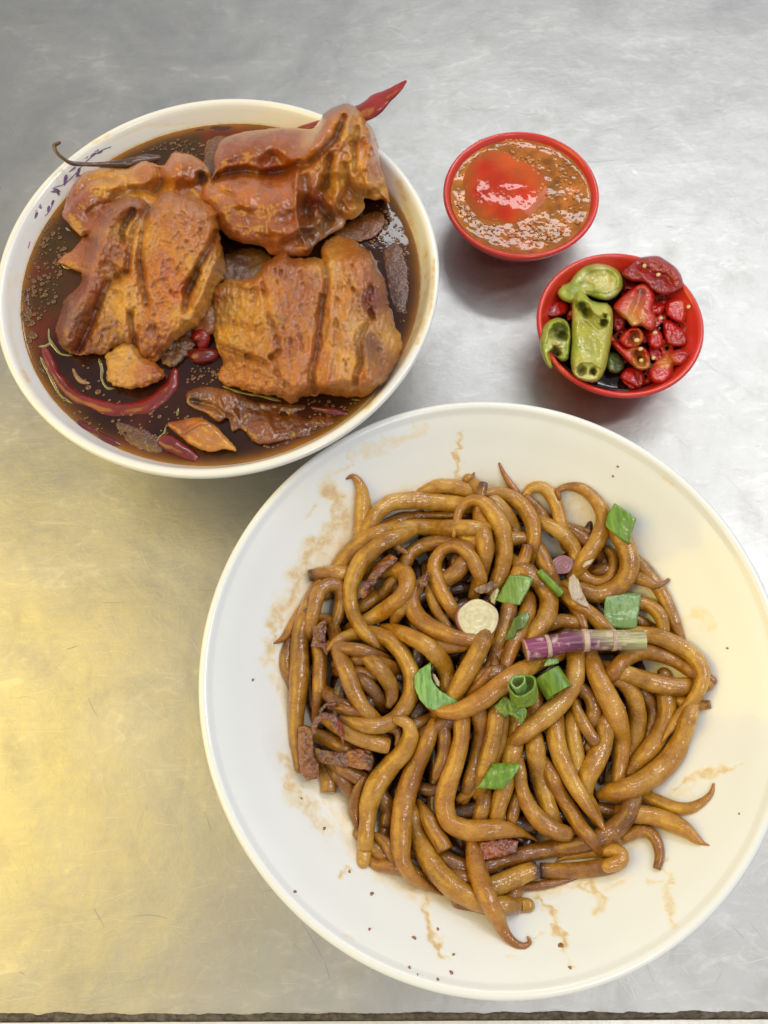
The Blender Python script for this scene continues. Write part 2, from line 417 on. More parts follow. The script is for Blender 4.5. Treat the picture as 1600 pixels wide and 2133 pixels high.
def mat_vcol(name, rough=.3, coat=.3, bmp=.3, scale=300, stretch=(1, 1, 1), sss=0.1, rot=(0, 0, 0), var=(.75, .72, .7)):
    m_, nt, p = newmat(name); v = coords(nt, stretch, rot); col = attr(nt, 'col').outputs['Color']
    n1 = noise(nt, v, scale, 4, .6, .2)
    L(nt, mixc(nt, ramp(nt, n1, [(.35, .8), (.65, 0.0)]), col, mixc(nt, 1.0, col, var, 'MULTIPLY')), p.inputs['Base Color'])
    p.inputs['Roughness'].default_value = rough; p.inputs['Coat Weight'].default_value = coat; p.inputs['Coat Roughness'].default_value = .08
    p.inputs['Subsurface Weight'].default_value = sss; p.inputs['Subsurface Radius'].default_value = (1, .5, .25); p.inputs['Subsurface Scale'].default_value = .0015
    L(nt, bump(nt, n1, bmp, .0006), p.inputs['Normal'])
    return m_
M_TABLE = mat_table()
M_PLATE = mat_ceramic('white_melamine', (.79, .81, .815), .16, stain=True)
M_BOWL = mat_ceramic('cream_melamine', (.80, .80, .77), .18, stain=True)
M_RED = mat_ceramic('red_melamine', (.62, .035, .02), .22)
M_NOOD = mat_noodle(); M_MEAT = mat_meat(); M_SKIN = mat_meat('braised_skin', .2, .25, .45)
M_BROTH = mat_liquid('dark_broth'); M_SAUCE = mat_liquid('chilli_sauce', .07)
M_GREEN = mat_simple('scallion_green', (.045, .19, .018), (.16, .36, .07), 120, .38, .15, .35, (1, 1, 1), .08)
M_VEG = mat_vcol('vegetable_flesh', .25, .35, .35, 350)
M_CHIL = mat_vcol('chilli_skin', .24, .45, .45, 260, sss=.2)
def mat_bubble(name, c):
    m_, nt, p = newmat(name); p.inputs['Base Color'].default_value = (*c, 1); p.inputs['Roughness'].default_value = .03
    p.inputs['Transmission Weight'].default_value = 0.0; p.inputs['IOR'].default_value = 1.6; return m_
M_BUB = mat_bubble('oil_bubble', (.13, .055, .018)); M_BUB2 = mat_bubble('sauce_bubble', (.46, .17, .03))
M_GRIME = mat_simple('dark_grime', (.035, .028, .02), (.16, .13, .10), 420, .8, 0, .8)
M_EDGE = mat_simple('pale_table_laminate', (.62, .63, .64), (.75, .75, .75), 220, .25, .3, .5)

# ------------------------------------------------------------------ the table
eA, eB = at(0, 2118, 0.0), at(1600, 2111, 0.0)
ed = (eB-eA)/np.linalg.norm(eB-eA); en = np.array([-ed[1], ed[0], 0])       # en points to the far side
A0, B0 = eA-ed*70, eB+ed*70
def slab(name, q, z0, z1, mat, seg=1):
    V = [(x, y, z1) for x, y in q]+[(x, y, z0) for x, y in q]
    Fc = [(0, 1, 2, 3), (7, 6, 5, 4)]+[(i, i+4, (i+1) % 4+4, (i+1) % 4) for i in range(4)]
    return mesh(name, V, Fc, mat, smooth=False)
tb = slab('table_top', [tuple(A0[:2]), tuple(B0[:2]), tuple((B0+en*125)[:2]), tuple((A0+en*125)[:2])], -2.5, 0, M_TABLE)
tag(tb, 'scratched stainless steel table top under the dishes', kind='structure')
o2 = -en*.20
tb2 = slab('neighbouring_table', [tuple((A0+o2-en*40)[:2]), tuple((B0+o2-en*40)[:2]), tuple((B0+o2)[:2]), tuple((A0+o2)[:2])], -2.5, -.03, M_EDGE)
tag(tb2, 'pale neighbouring table edge past the dark seam', kind='structure')
# fine scratches, each a hair-thin groove lip catching the light
M_SCR = newmat('scratch_lip'); M_SCR[2].inputs['Metallic'].default_value = 1; M_SCR[2].inputs['Base Color'].default_value = (.58, .57, .55, 1); M_SCR[2].inputs['Roughness'].default_value = .45; M_SCR = M_SCR[0]
M_SCD = newmat('scratch_dark'); M_SCD[2].inputs['Metallic'].default_value = 1; M_SCD[2].inputs['Base Color'].default_value = (.28, .27, .26, 1); M_SCD[2].inputs['Roughness'].default_value = .5; M_SCD = M_SCD[0]
def scratches(name, mat, cnt, label, seed):
    r_ = np.random.default_rng(seed); V_, F_ = [], []; b_ = 0
    for k in range(cnt):
        px, py = r_.uniform(-80, 1680), r_.uniform(-60, 2100); P = at(px, py, 0.0)
        a = r_.choice([-1.0, -1.1, .03, .6, 1.4, -.5], p=[.30, .2, .25, .1, .05, .1])+r_.normal(0, .16); ln = r_.gamma(1.6, .55)+.15; wd = r_.uniform(.004, .010)*(1.7 if r_.random() < .06 else 1)
        n_ = 6; u = np.linspace(-.5, .5, n_); cv = r_.normal(0, .12); dx = np.cos(a+cv*u); dy = np.sin(a+cv*u); X = P[0]+u*ln*dx; Y = P[1]+u*ln*dy
        w2 = wd*(1-(2*u)**2*.9)
        if ((np.stack([X, Y], 1)-eA[:2]) @ en[:2]).min() < .2: continue
        z_ = .004+.0006*(k % 3)
        V_ += [(x-dy_*q_, y+dx_*q_, z_) for x, y, q_, dx_, dy_ in zip(X, Y, w2, dx, dy)]+[(x+dy_*q_, y-dx_*q_, z_) for x, y, q_, dx_, dy_ in zip(X, Y, w2, dx, dy)]
        F_ += [(b_+n_+i, b_+n_+i+1, b_+i+1, b_+i) for i in range(n_-1)]; b_ += 2*n_
    return tag(mesh(name, V_, F_, mat, smooth=False), label, 'scratches', kind='stuff')
scratches('light_scratches', M_SCR, 2600, 'thin bright scratches in the steel table top', 3)
scratches('dark_scratches', M_SCD, 90, 'thin dark scratches in the steel table top', 4)
# grime caked in the seam
n = 900; s = np.linspace(-20, np.linalg.norm(eB-eA)+20, n)
rows = []
for k, (off, hh) in enumerate([(.08, .004), (.04, .03), (0, .045), (-.06, .03), (-.12, .0), (-.18, -.08), (-.24, -.2)]):
    jit = fbm(s*2.2, s*0+k*3.3, 40+k, 4)*.07+fbm(s*.5, s*0+k, 50, 3)*(.05 if k < 3 else .02)
    hz = hh+np.abs(fbm(s*3.1, s*0+k*5, 60+k, 4))*(.08 if 0 < k < 5 else 0.01)
    P = eA+ed*s[:, None]+en*(off+jit)[:, None]; P[:, 2] = hz; rows.append(P)
rows.append(rows[-1]*[1, 1, 0]+[0, 0, -.6])
g = mesh('seam_grime', np.vstack(rows), gridfaces(len(rows), n), M_GRIME)
tag(g, 'dark crusty grime caked along the table seam', 'grime', kind='stuff')

# ------------------------------------------------------------------ crockery
def ctr(fx, fy, z): return np.array([fx*(H-z), fy*(H-z)])
Z_PL, Z_BO, Z_DI = 4.2, 5.5, 2.5
C_PL, R_PL = ctr(.120, .140, Z_PL), .361*(H-Z_PL)
C_BO, R_BO = ctr(-.223, .740, Z_BO), .327*(H-Z_BO)
C_DA, R_DI = ctr(.238, .847, Z_DI), .118*(H-Z_DI)
C_DB = ctr(.352, .611, Z_DI)
def interp_profile(kn, n):
    kn = np.asarray(kn, float); P = catmull(kn*100, 4)/100
    return P
def rev_hit(px, py, prof, C):
    """height at which the view line through a pixel meets a bowl's inner surface"""
    r = np.asarray(prof)[:, 0]; z = np.asarray(prof)[:, 1]; k = np.argsort(r)
    zz = np.full(np.shape(px), z.mean())
    lo = np.full(np.shape(px), z.min()-.01); hi = np.full(np.shape(px), z.max()+.01)
    for _ in range(40):
        mid = (lo+hi)/2; P = at(px, py, mid); rr = np.hypot(P[..., 0]-C[0], P[..., 1]-C[1]); zs = np.interp(rr, r[k], z[k])
        up = mid > zs; hi = np.where(up, mid, hi); lo = np.where(up, lo, mid)
    return (lo+hi)/2
R = R_PL
inner_pl = [(0.02, .75), (2.5, .76), (4.6, .86), (6.2, 1.30), (7.8, 2.15), (9.0, 3.02), (9.8, 3.68), (R-.42, 4.03)]
prof_in = interp_profile(inner_pl, 0)
rim_pl = [(R-.36, 4.16), (R-.27, 4.24), (R-.14, 4.255), (R-.04, 4.21), (R, 4.12), (R-.05, 3.98), (R-.30, 3.82), (R-1.3, 3.05), (R-2.8, 1.95), (R-4.4, .95), (5.6, .55), (5.3, .45), (5.25, .02), (4.95, .02), (4.9, .42), (0.02, .45)]
fullprof = np.vstack([prof_in, interp_profile(rim_pl, 0)])
# dense inner profile so that stains can be placed
def densify(P, st):
    s = np.concatenate([[0], np.cumsum(np.hypot(*np.diff(P, axis=0).T))]); k = np.arange(0, s[-1], st)
    return np.stack([np.interp(k, s, P[:, 0]), np.interp(k, s, P[:, 1])], 1)
pin = densify(prof_in, .07)
V, Fc = lathe(np.vstack([pin, interp_profile(rim_pl, 0)]), C_PL, 720)
STAINS = [  # photo pixels, width, strength
    ([(590, 1575), (610, 1640), (650, 1690), (678, 1728)], 20, .8), ([(560, 1360), (570, 1300), (615, 1225), (645, 1150), (700, 1085), (690, 1030)], 19, .85),
    ([(675, 1020), (705, 1050), (715, 1085)], 22, .9), ([(640, 1078), (665, 1058)], 5, .6), ([(545, 1330), (570, 1400), (575, 1440)], 12, .6),
    ([(955, 905), (948, 940), (950, 965), (962, 992)], 5, 1.0), ([(880, 895), (820, 915), (760, 950)], 12, .5), ([(700, 990), (735, 955), (765, 945)], 9, .5),
    ([(880, 1830), (884, 1880), (893, 1930), (910, 1965), (925, 1992)], 6, 1.1), ([(845, 1822), (880, 1850), (884, 1870)], 17, .8),
    ([(1100, 1850), (1160, 1850), (1205, 1835), (1240, 1850), (1248, 1880), (1240, 1900)], 11, .9), ([(1120, 1870), (1145, 1900), (1158, 1930), (1175, 1960)], 8, 1.1),
    ([(1130, 1940), (1112, 1965)], 6, .7), ([(1180, 1990), (1188, 2010)], 4, .8), ([(1380, 1790), (1395, 1850), (1402, 1905), (1398, 1945)], 10, .7),
    ([(1380, 1830), (1355, 1838)], 9, .6), ([(1400, 1645), (1440, 1618), (1490, 1612), (1545, 1596)], 8, .8), ([(1430, 1650), (1400, 1660)], 12, .5),
    ([(1415, 1290), (1455, 1275), (1480, 1310)], 15, .5), ([(1395, 1000), (1440, 1010)], 14, .6), ([(1290, 1100), (1340, 1150)], 30, .25),
    ([(690, 1945), (730, 1952)], 11, .5), ([(1060, 1992), (1085, 1996)], 8, .4), ([(1270, 1850), (1290, 1835)], 12, .6), ([(640, 1690), (660, 1705)], 16, .5), ([(712, 1812), (722, 1822)], 6, .9)]
PILE = [(735, 1040), (640, 1200), (592, 1330), (600, 1500), (640, 1620), (700, 1700), (760, 1800), (900, 1870), (1050, 1880), (1200, 1840), (1310, 1780), (1330, 1650), (1420, 1500), (1460, 1400), (1400, 1280), (1340, 1180), (1290, 1080), (1170, 1020), (1000, 1010), (850, 1020), (780, 1060)]
def project(V):
    D = V-np.array([0, 0, H]); w_ = D @ Fv
    return CX+F_PX*(D @ RIGHT)/w_, CY-F_PX*(D @ UP)/w_
qx, qy = project(V)
st = np.zeros(len(V))
jx, jy = fbm(qx/22, qy/22, 71, 4)*22, fbm(qx/22, qy/22, 75, 4)*22
for line, wd, am in STAINS:
    wv = wd*(1+.9*fbm(qx/30, qy/30, 78, 3))
    st = np.maximum(st, am*np.exp(-(linedist(qx+jx, qy+jy, line)/wv)**2))
nin = len(pin)*720
wx = V[:, 0]-C_PL[0]; wy = V[:, 1]-C_PL[1]
pd, _, _ = pipdist(qx, qy, closed(PILE, 20))
st = np.maximum(st, np.clip(np.exp(-np.maximum(-pd, 0)/14.)*.55, 0, 1)*(pd > -70))
st[nin:] = 0
pl = thing('noodle_plate', (C_PL[0], C_PL[1], 0), 'large round white melamine plate heaped with brown soy noodles', 'plate')
mesh('dish_body', V, Fc, M_PLATE, pl, attrs={'stain': st})

# bowl
R = R_BO
ZL = 4.72                                                            # broth level
inner_bo = [(0.02, 1.0), (3.2, 1.05), (5.2, 1.7), (6.9, 2.9), (7.9, 3.95), (8.45, 4.7), (R-.42, 5.32)]
pbo = densify(interp_profile(inner_bo, 0), .12)
rim_bo = [(R-.36, 5.44), (R-.25, 5.52), (R-.12, 5.53), (R-.03, 5.48), (R, 5.38), (R-.04, 5.22), (R-.22, 5.02), (R-.8, 4.1), (R-2.0, 2.5), (R-3.8, 1.05), (4.9, .6), (4.7, .02), (4.35, .02), (4.3, .5), (.02, .55)]
V, Fc = lathe(np.vstack([pbo, interp_profile(rim_bo, 0)]), C_BO, 360)
qx, qy = project(V)
BST = [([(885, 520), (890, 600), (870, 680), (840, 740), (800, 800), (760, 850)], 9, .75), ([(905, 540), (898, 640), (868, 715)], 7, .8), ([(40, 560), (28, 640)], 10, .3), ([(45, 770), (60, 795)], 6, .9),
       ([(20, 560), (24, 700), (50, 790), (90, 850)], 8, .35), ([(215, 300), (300, 262), (480, 258)], 6, .4), ([(830, 380), (850, 440), (868, 520)], 10, .8), ([(195, 298), (230, 280)], 5, .6)]
st = np.zeros(len(V))
for line, wd, am in BST: st = np.maximum(st, am*np.exp(-(linedist(qx, qy, line)/wd)**2))
rr = np.hypot(V[:, 0]-C_BO[0], V[:, 1]-C_BO[1])
st = np.maximum(st, np.exp(-((V[:, 2]-ZL)/.10)**2)*.95*(rr < R-.3))
bo = thing('soup_bowl', (C_BO[0], C_BO[1], 0), 'round white bowl with purple leaf print full of braised pork', 'bowl')
mesh('bowl_body', V, Fc, M_BOWL, bo, attrs={'stain': st})
PBODY = interp_profile(inner_bo, 0)
# printed leaf sprays on the inside of the bowl wall
M_PRINT = mat_simple('purple_print', (.09, .06, .14), (.20, .13, .27), 600, .25, .3, .1)
M_PINK = mat_simple('pink_print', (.45, .12, .22), (.55, .2, .3), 600, .25, .3, .1)
def decal(px, py, off=.02):
    z = rev_hit(px, py, PBODY, C_BO); P = at(px, py, z)
    d = np.array([C_BO[0], C_BO[1], 9.0])-P; d /= np.linalg.norm(d, axis=-1)[..., None]; return P+d*off
def leaf_print(cx, cy, ln, wd, ang, mat, name='printed_leaf'):
    t = np.linspace(0, 2*np.pi, 14, endpoint=False); u = np.cos(t)*ln; v_ = np.sin(t)*wd*(1-.35*np.cos(t))
    P = decal(cx+u*math.cos(ang)-v_*math.sin(ang), cy+u*math.sin(ang)+v_*math.cos(ang)); c0 = decal(np.array([cx]), np.array([cy]))
    mesh(name, np.vstack([P, c0]), [(i, (i+1) % 14, 14) for i in range(14)], mat, bo)
def stem_print(pts, wd, mat):
    P = catmull(full('P1', pts), 3); T = np.gradient(P, axis=0); T /= np.linalg.norm(T, axis=1)[:, None]; Nn = np.stack([-T[:, 1], T[:, 0]], 1)
    a = P+Nn*wd; b = P-Nn*wd; n_ = len(P); V_ = np.vstack([decal(a[:, 0], a[:, 1]), decal(b[:, 0], b[:, 1])])
    mesh('printed_stem', V_, [(i, i+1, i+1+n_, i+n_) for i in range(n_-1)], mat, bo)
for x, y, l_, w_, a in [(262, 890, 25, 11, 1.0), (212, 930, 18, 8, .9), (240, 955, 24, 9, 1.9), (350, 870, 20, 8, 2.0), (322, 912, 22, 9, 1.8), (365, 790, 38, 14, .15), (385, 800, 26, 11, 1.2), (435, 720, 38, 12, 1.75),
                        (475, 650, 34, 9, 2.6), (520, 670, 36, 10, 1.9), (525, 690, 22, 8, .4), (565, 568, 22, 8, 2.8), (637, 520, 20, 10, 2.9), (620, 550, 24, 7, 2.6), (325, 778, 26, 6, 2.2), (665, 535, 22, 6, 2.7)]:
    q = full('P1', [(x, y)])[0]; leaf_print(q[0], q[1], l_/3.2, w_/3.2, a, M_PRINT)
stem_print([(740, 497), (660, 530), (570, 600), (500, 680), (430, 745), (360, 770), (310, 790)], .9, M_PRINT)
stem_print([(360, 860), (330, 925), (300, 960)], .8, M_PRINT)
stem_print([(245, 920), (205, 945), (170, 975), (140, 1020)], .9, M_PINK)
stem_print([(200, 1130), (185, 1175)], 1.2, M_PINK)

# two little red dishes
def red_dish(C, label, group):
    R = R_DI
    t = thing('sauce_dish', (C[0], C[1], 0), label, 'sauce dish', group)
    inn = interp_profile([(0.02, .55), (1.3, .58), (2.2, .9), (2.9, 1.55), (R-.42, 2.1), (R-.27, 2.36)], 0)
    rim = interp_profile([(R-.22, 2.44), (R-.13, 2.49), (R-.05, 2.46), (R, 2.38), (R-.04, 2.26), (R-.3, 1.75), (R-.9, .95), (2.2, .42), (2.0, .3), (1.95, .02), (1.75, .02), (1.7, .26), (.02, .3)], 0)
    V, Fc = lathe(np.vstack([inn, rim]), C, 160)
    mesh('dish_body', V, Fc, M_RED, t)
    return t
red_dish(C_DA, 'small red dish filled with orange brown chilli sauce', 'red sauce dishes')
red_dish(C_DB, 'small red dish holding cut green and red chillies', 'red sauce dishes')

# ------------------------------------------------------------------ liquids
def liquid(name, C, Rl, z, mat, colfun, label, cat, n=220, undul=.01, seed=1, edge=.04):
    rs = np.linspace(0.02, Rl, n); a = np.linspace(0, 2*np.pi, 300, endpoint=False)
    X = C[0]+rs[:, None]*np.cos(a); Y = C[1]+rs[:, None]*np.sin(a)
    Z = z+undul*fbm(X*1.3, Y*1.3, seed, 4)+edge*np.exp(-(Rl-rs)/.10)[:, None]
    V = np.stack([X, Y, Z], -1).reshape(-1, 3)
    qx, qy = project(V); col = colfun(qx, qy, (Rl-np.repeat(rs, 300)))
    Vb = V[-300:]+[0, 0, -.35]; V = np.vstack([V, Vb, [[C[0], C[1], z-.35]]]); col = np.vstack([col, np.repeat(col[-1:], 301, 0)])
    Fc = gridfaces(n, 300, True)
    b = n*300
    Fc += [(b-300+j, b-300+(j+1) % 300, b+(j+1) % 300, b+j) for j in range(300)]+[(b+j, b+(j+1) % 300, b+300) for j in range(300)]
    return tag(mesh(name, V, Fc, mat, col=col), label, cat)
def idw(qx, qy, pts, p=2.0):
    W = 0; C = 0
    for x, y, c in pts:
        q = 1/(((qx-x)**2+(qy-y)**2)**(p/2)+200); W = W+q; C = C+q[:, None]*np.array(c)
    return C/W[:, None]
DK = (.034, .010, .006); OL = (.075, .040, .008); RB = (.17, .030, .012); AM = (.34, .15, .02)
def broth_col(qx, qy, dr):
    c = idw(qx, qy, [(100, 520, OL), (95, 600, OL), (70, 560, RB), (60, 700, RB), (130, 740, DK), (200, 780, DK), (230, 860, DK), (330, 900, DK), (400, 740, DK), (450, 580, DK), (400, 310, OL), (330, 300, (.06, .03, .015)), (450, 280, RB),
                     (820, 540, (.06, .018, .006)), (790, 620, (.05, .015, .006)), (760, 470, DK), (840, 480, (.06, .02, .007)), (620, 880, (.07, .02, .008)), (500, 930, (.04, .013, .006)), (300, 930, RB), (700, 860, (.05, .015, .006)), (120, 860, (.10, .035, .008))], 3)
    k = np.exp(-(dr/.20)**1.2)[:, None]; c = c*.62*(1-k)+np.array(AM)*.8*k
    return c
RL = float(np.interp(ZL, PBODY[:, 1], PBODY[:, 0]))+.02
liquid('braising_broth', C_BO, RL, ZL, M_BROTH, broth_col, 'dark brown oily broth around the pork in the bowl', 'broth', edge=.06)
# chilli sauce, with a red mound of sambal in it
def sauce_col(qx, qy, dr):
    c = idw(qx, qy, [(950, 370, (.42, .20, .035)), (1180, 340, (.40, .17, .03)), (1200, 420, (.36, .16, .03)), (1080, 500, (.34, .11, .03)), (960, 440, (.40, .17, .03)), (1100, 300, (.42, .16, .035)), (1150, 460, (.36, .17, .03))])
    n_ = fbm(qx/14, qy/14, 5, 4)[:, None]; return np.clip(c*np.array([.85, .72, .55])*(1+.55*n_), 0, 1)
ZA = 2.22
liquid('chilli_sauce', C_DA, R_DI-.36, ZA, M_SAUCE, sauce_col, 'orange brown chilli sauce filling the upper red dish', 'sauce', undul=.03, n=120)
SB = full('A', [(200, 600), (225, 430), (360, 290), (540, 235), (720, 290), (890, 370), (990, 510), (1010, 660), (930, 820), (780, 930), (560, 950), (360, 890), (240, 770)])
SB = SB.mean(0)+(SB-SB.mean(0))*.9; _rc = (.46, .026, .004); _oc = (.40, .155, .03)
relief('sambal_mound', SB, ZA-.035, .19, 60, M_SAUCE, step=2.2, power=.9, noise=[(22, .02, 3, 1, 1, 0)],
       cols=[(1040, 380, _rc), (1090, 400, (.50, .036, .005)), (1000, 400, _rc), (1060, 330, (.50, .08, .015)), (1050, 445, _rc), (1010, 350, _rc), (1110, 360, (.52, .08, .012))]+[(*p, (.38, .09, .013)) for p in SB])
tag(bpy.data.objects['sambal_mound'], 'smooth red sambal mound in the orange sauce', 'sambal')
# chilli flakes and seeds afloat
r_ = np.random.default_rng(12); V_, F_, c_c = [], [], []
for k in range(150):
    a = r_.uniform(0, 6.28); rr_ = (R_DI-.5)*math.sqrt(r_.random()); s_f = r_.uniform(.02, .07); O = np.array([C_DA[0]+rr_*math.cos(a), C_DA[1]+rr_*math.sin(a), ZA+.045]); n_ = 6; t = np.linspace(0, 2*np.pi, n_, endpoint=False)+r_.uniform(0, 6)
    q_ = s_f*r_.uniform(.6, 1.2, n_); b0 = len(V_)
    V_ += [O+np.array([0, 0, .02])]+[O+np.array([q_[i]*math.cos(t[i]), q_[i]*math.sin(t[i])*.7, 0]) for i in range(n_)]+[O+np.array([q_[i]*math.cos(t[i])*.8, q_[i]*math.sin(t[i])*.6, -.05]) for i in range(n_)]
    F_ += [(b0, b0+1+i, b0+1+(i+1) % n_) for i in range(n_)]+[(b0+1+i, b0+1+n_+i, b0+1+n_+(i+1) % n_, b0+1+(i+1) % n_) for i in range(n_)]
    c_c += [[(.55, .09, .02), (.62, .38, .10), (.60, .30, .05), (.18, .22, .04)][r_.choice(4, p=[.35, .3, .27, .08])]]*(1+2*n_)
tag(mesh('sauce_flakes', V_, F_, M_VEG if 'M_VEG' in globals() else None, col=np.array(c_c)), 'chilli flakes and seeds floating in the orange sauce', 'flakes', kind='stuff')
def soy_col(qx, qy, dr):
    return np.repeat([[.012, .005, .004]], len(qx), 0)
ZBs = 1.62
liquid('soy_sauce', C_DB, R_DI-.75, ZBs, M_BROTH, soy_col, 'black soy sauce under the cut chillies in the lower red dish', 'sauce', n=60)

# ------------------------------------------------------------------ noodles, dropped one on another on a height map of the plate
GS = .06; GN = 380
gx0, gy0 = C_PL[0]-GN*GS/2, C_PL[1]-GN*GS/2
_X, _Y = np.meshgrid(gx0+np.arange(GN)*GS, gy0+np.arange(GN)*GS)
HM = np.interp(np.hypot(_X-C_PL[0], _Y-C_PL[1]), pin[:, 0], pin[:, 1])
def hm_at(x, y):
    i = np.clip(((np.asarray(x)-gx0)/GS).round().astype(int), 0, GN-1); j = np.clip(((np.asarray(y)-gy0)/GS).round().astype(int), 0, GN-1)
    return HM[j, i]
def rest(x, y, r):
    k = int(np.ceil(r/GS)); i = int(round((x-gx0)/GS)); j = int(round((y-gy0)/GS))
    i0, i1, j0, j1 = max(i-k, 0), min(i+k+1, GN), max(j-k, 0), min(j+k+1, GN)
    if i0 >= i1 or j0 >= j1: return 1.0
    d2 = (_X[j0:j1, i0:i1]-x)**2+(_Y[j0:j1, i0:i1]-y)**2; q = d2 < r*r*.72
    h = HM[j0:j1, i0:i1]+np.sqrt(np.maximum(r*r-d2, 0)); return h[q].max() if q.any() else h.max()
def stamp(C, R):
    for (x, y, z), r in zip(C, R):
        k = int(np.ceil(r/GS)); i = int(round((x-gx0)/GS)); j = int(round((y-gy0)/GS))
        i0, i1, j0, j1 = max(i-k, 0), min(i+k+1, GN), max(j-k, 0), min(j+k+1, GN)
        if i0 >= i1 or j0 >= j1: continue
        d2 = (_X[j0:j1, i0:i1]-x)**2+(_Y[j0:j1, i0:i1]-y)**2; q = d2 < r*r
        sub = HM[j0:j1, i0:i1]; sub[q] = np.maximum(sub[q], (z+np.sqrt(np.maximum(r*r-d2, 0)))[q])
def gsm(a, s):
    k = np.exp(-.5*(np.arange(-3*int(s)-1, 3*int(s)+2)/s)**2); k /= k.sum(); n = len(k)//2
    return np.convolve(np.pad(a, n, mode='edge'), k, 'valid')
_nc = [0]
def lay(name, px=None, world=None, tone=.3, red=0., label=None, group=None, cap=('round', 'round'), dark=(0, 0), sink=.22, lift=0.0, cat='noodle', mat=None, flat=.95, wob=.10, seg=14, maxz=9, dip=(0, 0)):
    """lay a tapering strand on whatever is already on the plate"""
    _nc[0] += 1; sd = _nc[0]
    if px is not None:
        P = catmull(px, 5.0); P[:, 2] = np.maximum(P[:, 2], 1.2); zc = np.full(len(P), 2.2)
        for _ in range(4):
            W = at(P[:, 0], P[:, 1], zc); rc = P[:, 2]/scale_at(zc, P[:, 0], P[:, 1])
            raw = np.array([rest(a, b, max(r, .04)) for (a, b), r in zip(W[:, :2], rc)])-sink*rc*2
            sm = gsm(raw, 7); zn = np.minimum(np.maximum(.55*sm+.45*gsm(raw, 3), HMB(W)+rc*.5), maxz)+lift; zc = zn
        sl = np.concatenate([[0], np.cumsum(np.hypot(*np.diff(P[:, :2], axis=0).T))])
        if dip[0]: zc = zc-.55*np.clip(1-sl/48, 0, 1)**1.3
        if dip[1]: zc = zc-.55*np.clip(1-(sl[-1]-sl)/48, 0, 1)**1.3
        zc = np.maximum(zc, HMB(at(P[:, 0], P[:, 1], zc))+rc*.4)
        C = at(P[:, 0], P[:, 1], zc)
    else:
        C0, rc = world; raw = np.array([rest(a, b, r) for (a, b), r in zip(C0[:, :2], rc)])-sink*rc*2
        zc = np.minimum(gsm(raw, 8), maxz); C = np.stack([C0[:, 0], C0[:, 1], zc], 1)
    stamp(C, rc)
    V, Fc, t = tube(C, rc, seg, flat, wob, sd, cap[0], cap[1])
    n_ = len(t)
    tn = tone+np.array(dark[0])*np.exp(-(t/.06)**2)+np.array(dark[1])*np.exp(-((1-t)/.06)**2)
    # slim ends fry darker
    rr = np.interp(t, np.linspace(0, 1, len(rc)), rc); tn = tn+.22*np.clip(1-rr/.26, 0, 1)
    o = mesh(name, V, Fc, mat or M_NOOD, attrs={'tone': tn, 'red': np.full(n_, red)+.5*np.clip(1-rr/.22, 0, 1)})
    o['label'] = label; o['category'] = cat
    if group: o['group'] = group
    return o
_HB = HM.copy()
def HMB(W):
    i = np.clip(((W[:, 0]-gx0)/GS).round().astype(int), 0, GN-1); j = np.clip(((W[:, 1]-gy0)/GS).round().astype(int), 0, GN-1); return _HB[j, i]
GRP = 'soy noodles heaped on the plate'
BUR = 'brown noodle buried in the heap, showing only in the gaps between the noodles above it'
# the noodles beneath
pc = np.array([1030., 1430.]); PS = pc+(closed(PILE, 20)-pc)*.90
PW = at(PS[:, 0], PS[:, 1], 1.3)[:, :2]
k = 0
while k < 112:
    c = rng.uniform(PW.min(0), PW.max(0)); d, _, _ = pipdist(c[:1], c[1:], PW)
    if d[0] < .5 or (k > 48 and d[0] < 1.6): continue
    ln = rng.uniform(3.2, 5.5); a0 = rng.uniform(0, np.pi) if rng.random() < .5 else rng.normal(1.5, .5)
    s = np.linspace(-.5, .5, 36); cv = rng.normal(0, 1.5); ang = a0+cv*s+.5*np.sin(s*6+rng.uniform(0, 6))
    dx = np.cumsum(np.cos(ang))*ln/36; dy = np.cumsum(np.sin(ang))*ln/36
    XY = np.stack([c[0]+dx-dx.mean(), c[1]+dy-dy.mean()], 1); d, _, _ = pipdist(XY[:, 0], XY[:, 1], PW)
    if d.min() < .15: continue
    r = .33*np.clip(np.minimum((s+.53)*6, (.53-s)*6), .3, 1)**.7
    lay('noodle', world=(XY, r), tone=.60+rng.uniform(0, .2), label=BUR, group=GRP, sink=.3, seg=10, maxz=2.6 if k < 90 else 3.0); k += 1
ND = []
def q(crop, label, tone, pts, red=0., **kw): ND.append((crop, label, tone, pts, red, kw))
ct = 'cut'; rd = 'round'
# ---- lower, traced
q('N1', 'noodle tip like a small thorn poking up at the top of the heap', .3, [(1432, 145, 7), (1418, 195, 22), (1420, 270, 26)], .3)
q('N1', 'thick noodle lying along the back edge of the heap under the upright cut one', .28, [(1075, 268, 25), (1180, 235, 50), (1290, 235, 55), (1400, 270, 60), (1500, 320, 58), (1560, 380, 50)])
q('N1', None, .45, [(835, 458, 10), (950, 430, 28), (1060, 432, 32), (1150, 430, 32), (1250, 430, 34), (1330, 430, 34)])
q('N2', None, .42, [(600, 480, 20), (640, 500, 26), (690, 520, 26)])
q('N2', 'dull noodle showing through the ring of the top right loop', .45, [(530, 485, 40), (620, 530, 50), (690, 580, 46), (740, 640, 40)], dark=(.3, 0))
q('N2', 'noodle arch at the upper right, left of the open loop', .22, [(280, 300, 26), (330, 240, 38), (400, 235, 45), (460, 290, 50), (500, 380, 50), (525, 490, 42)])
q('N2', 'black tipped spike of noodle at the top of the heap', .25, [(124, 78, 8), (150, 140, 17), (190, 205, 24), (235, 262, 27)], .8, dark=(.9, 0))
q('N2', 'noodle strand in the gap below the arch at the back', .4, [(300, 300, 30), (350, 350, 40), (400, 420, 46)])
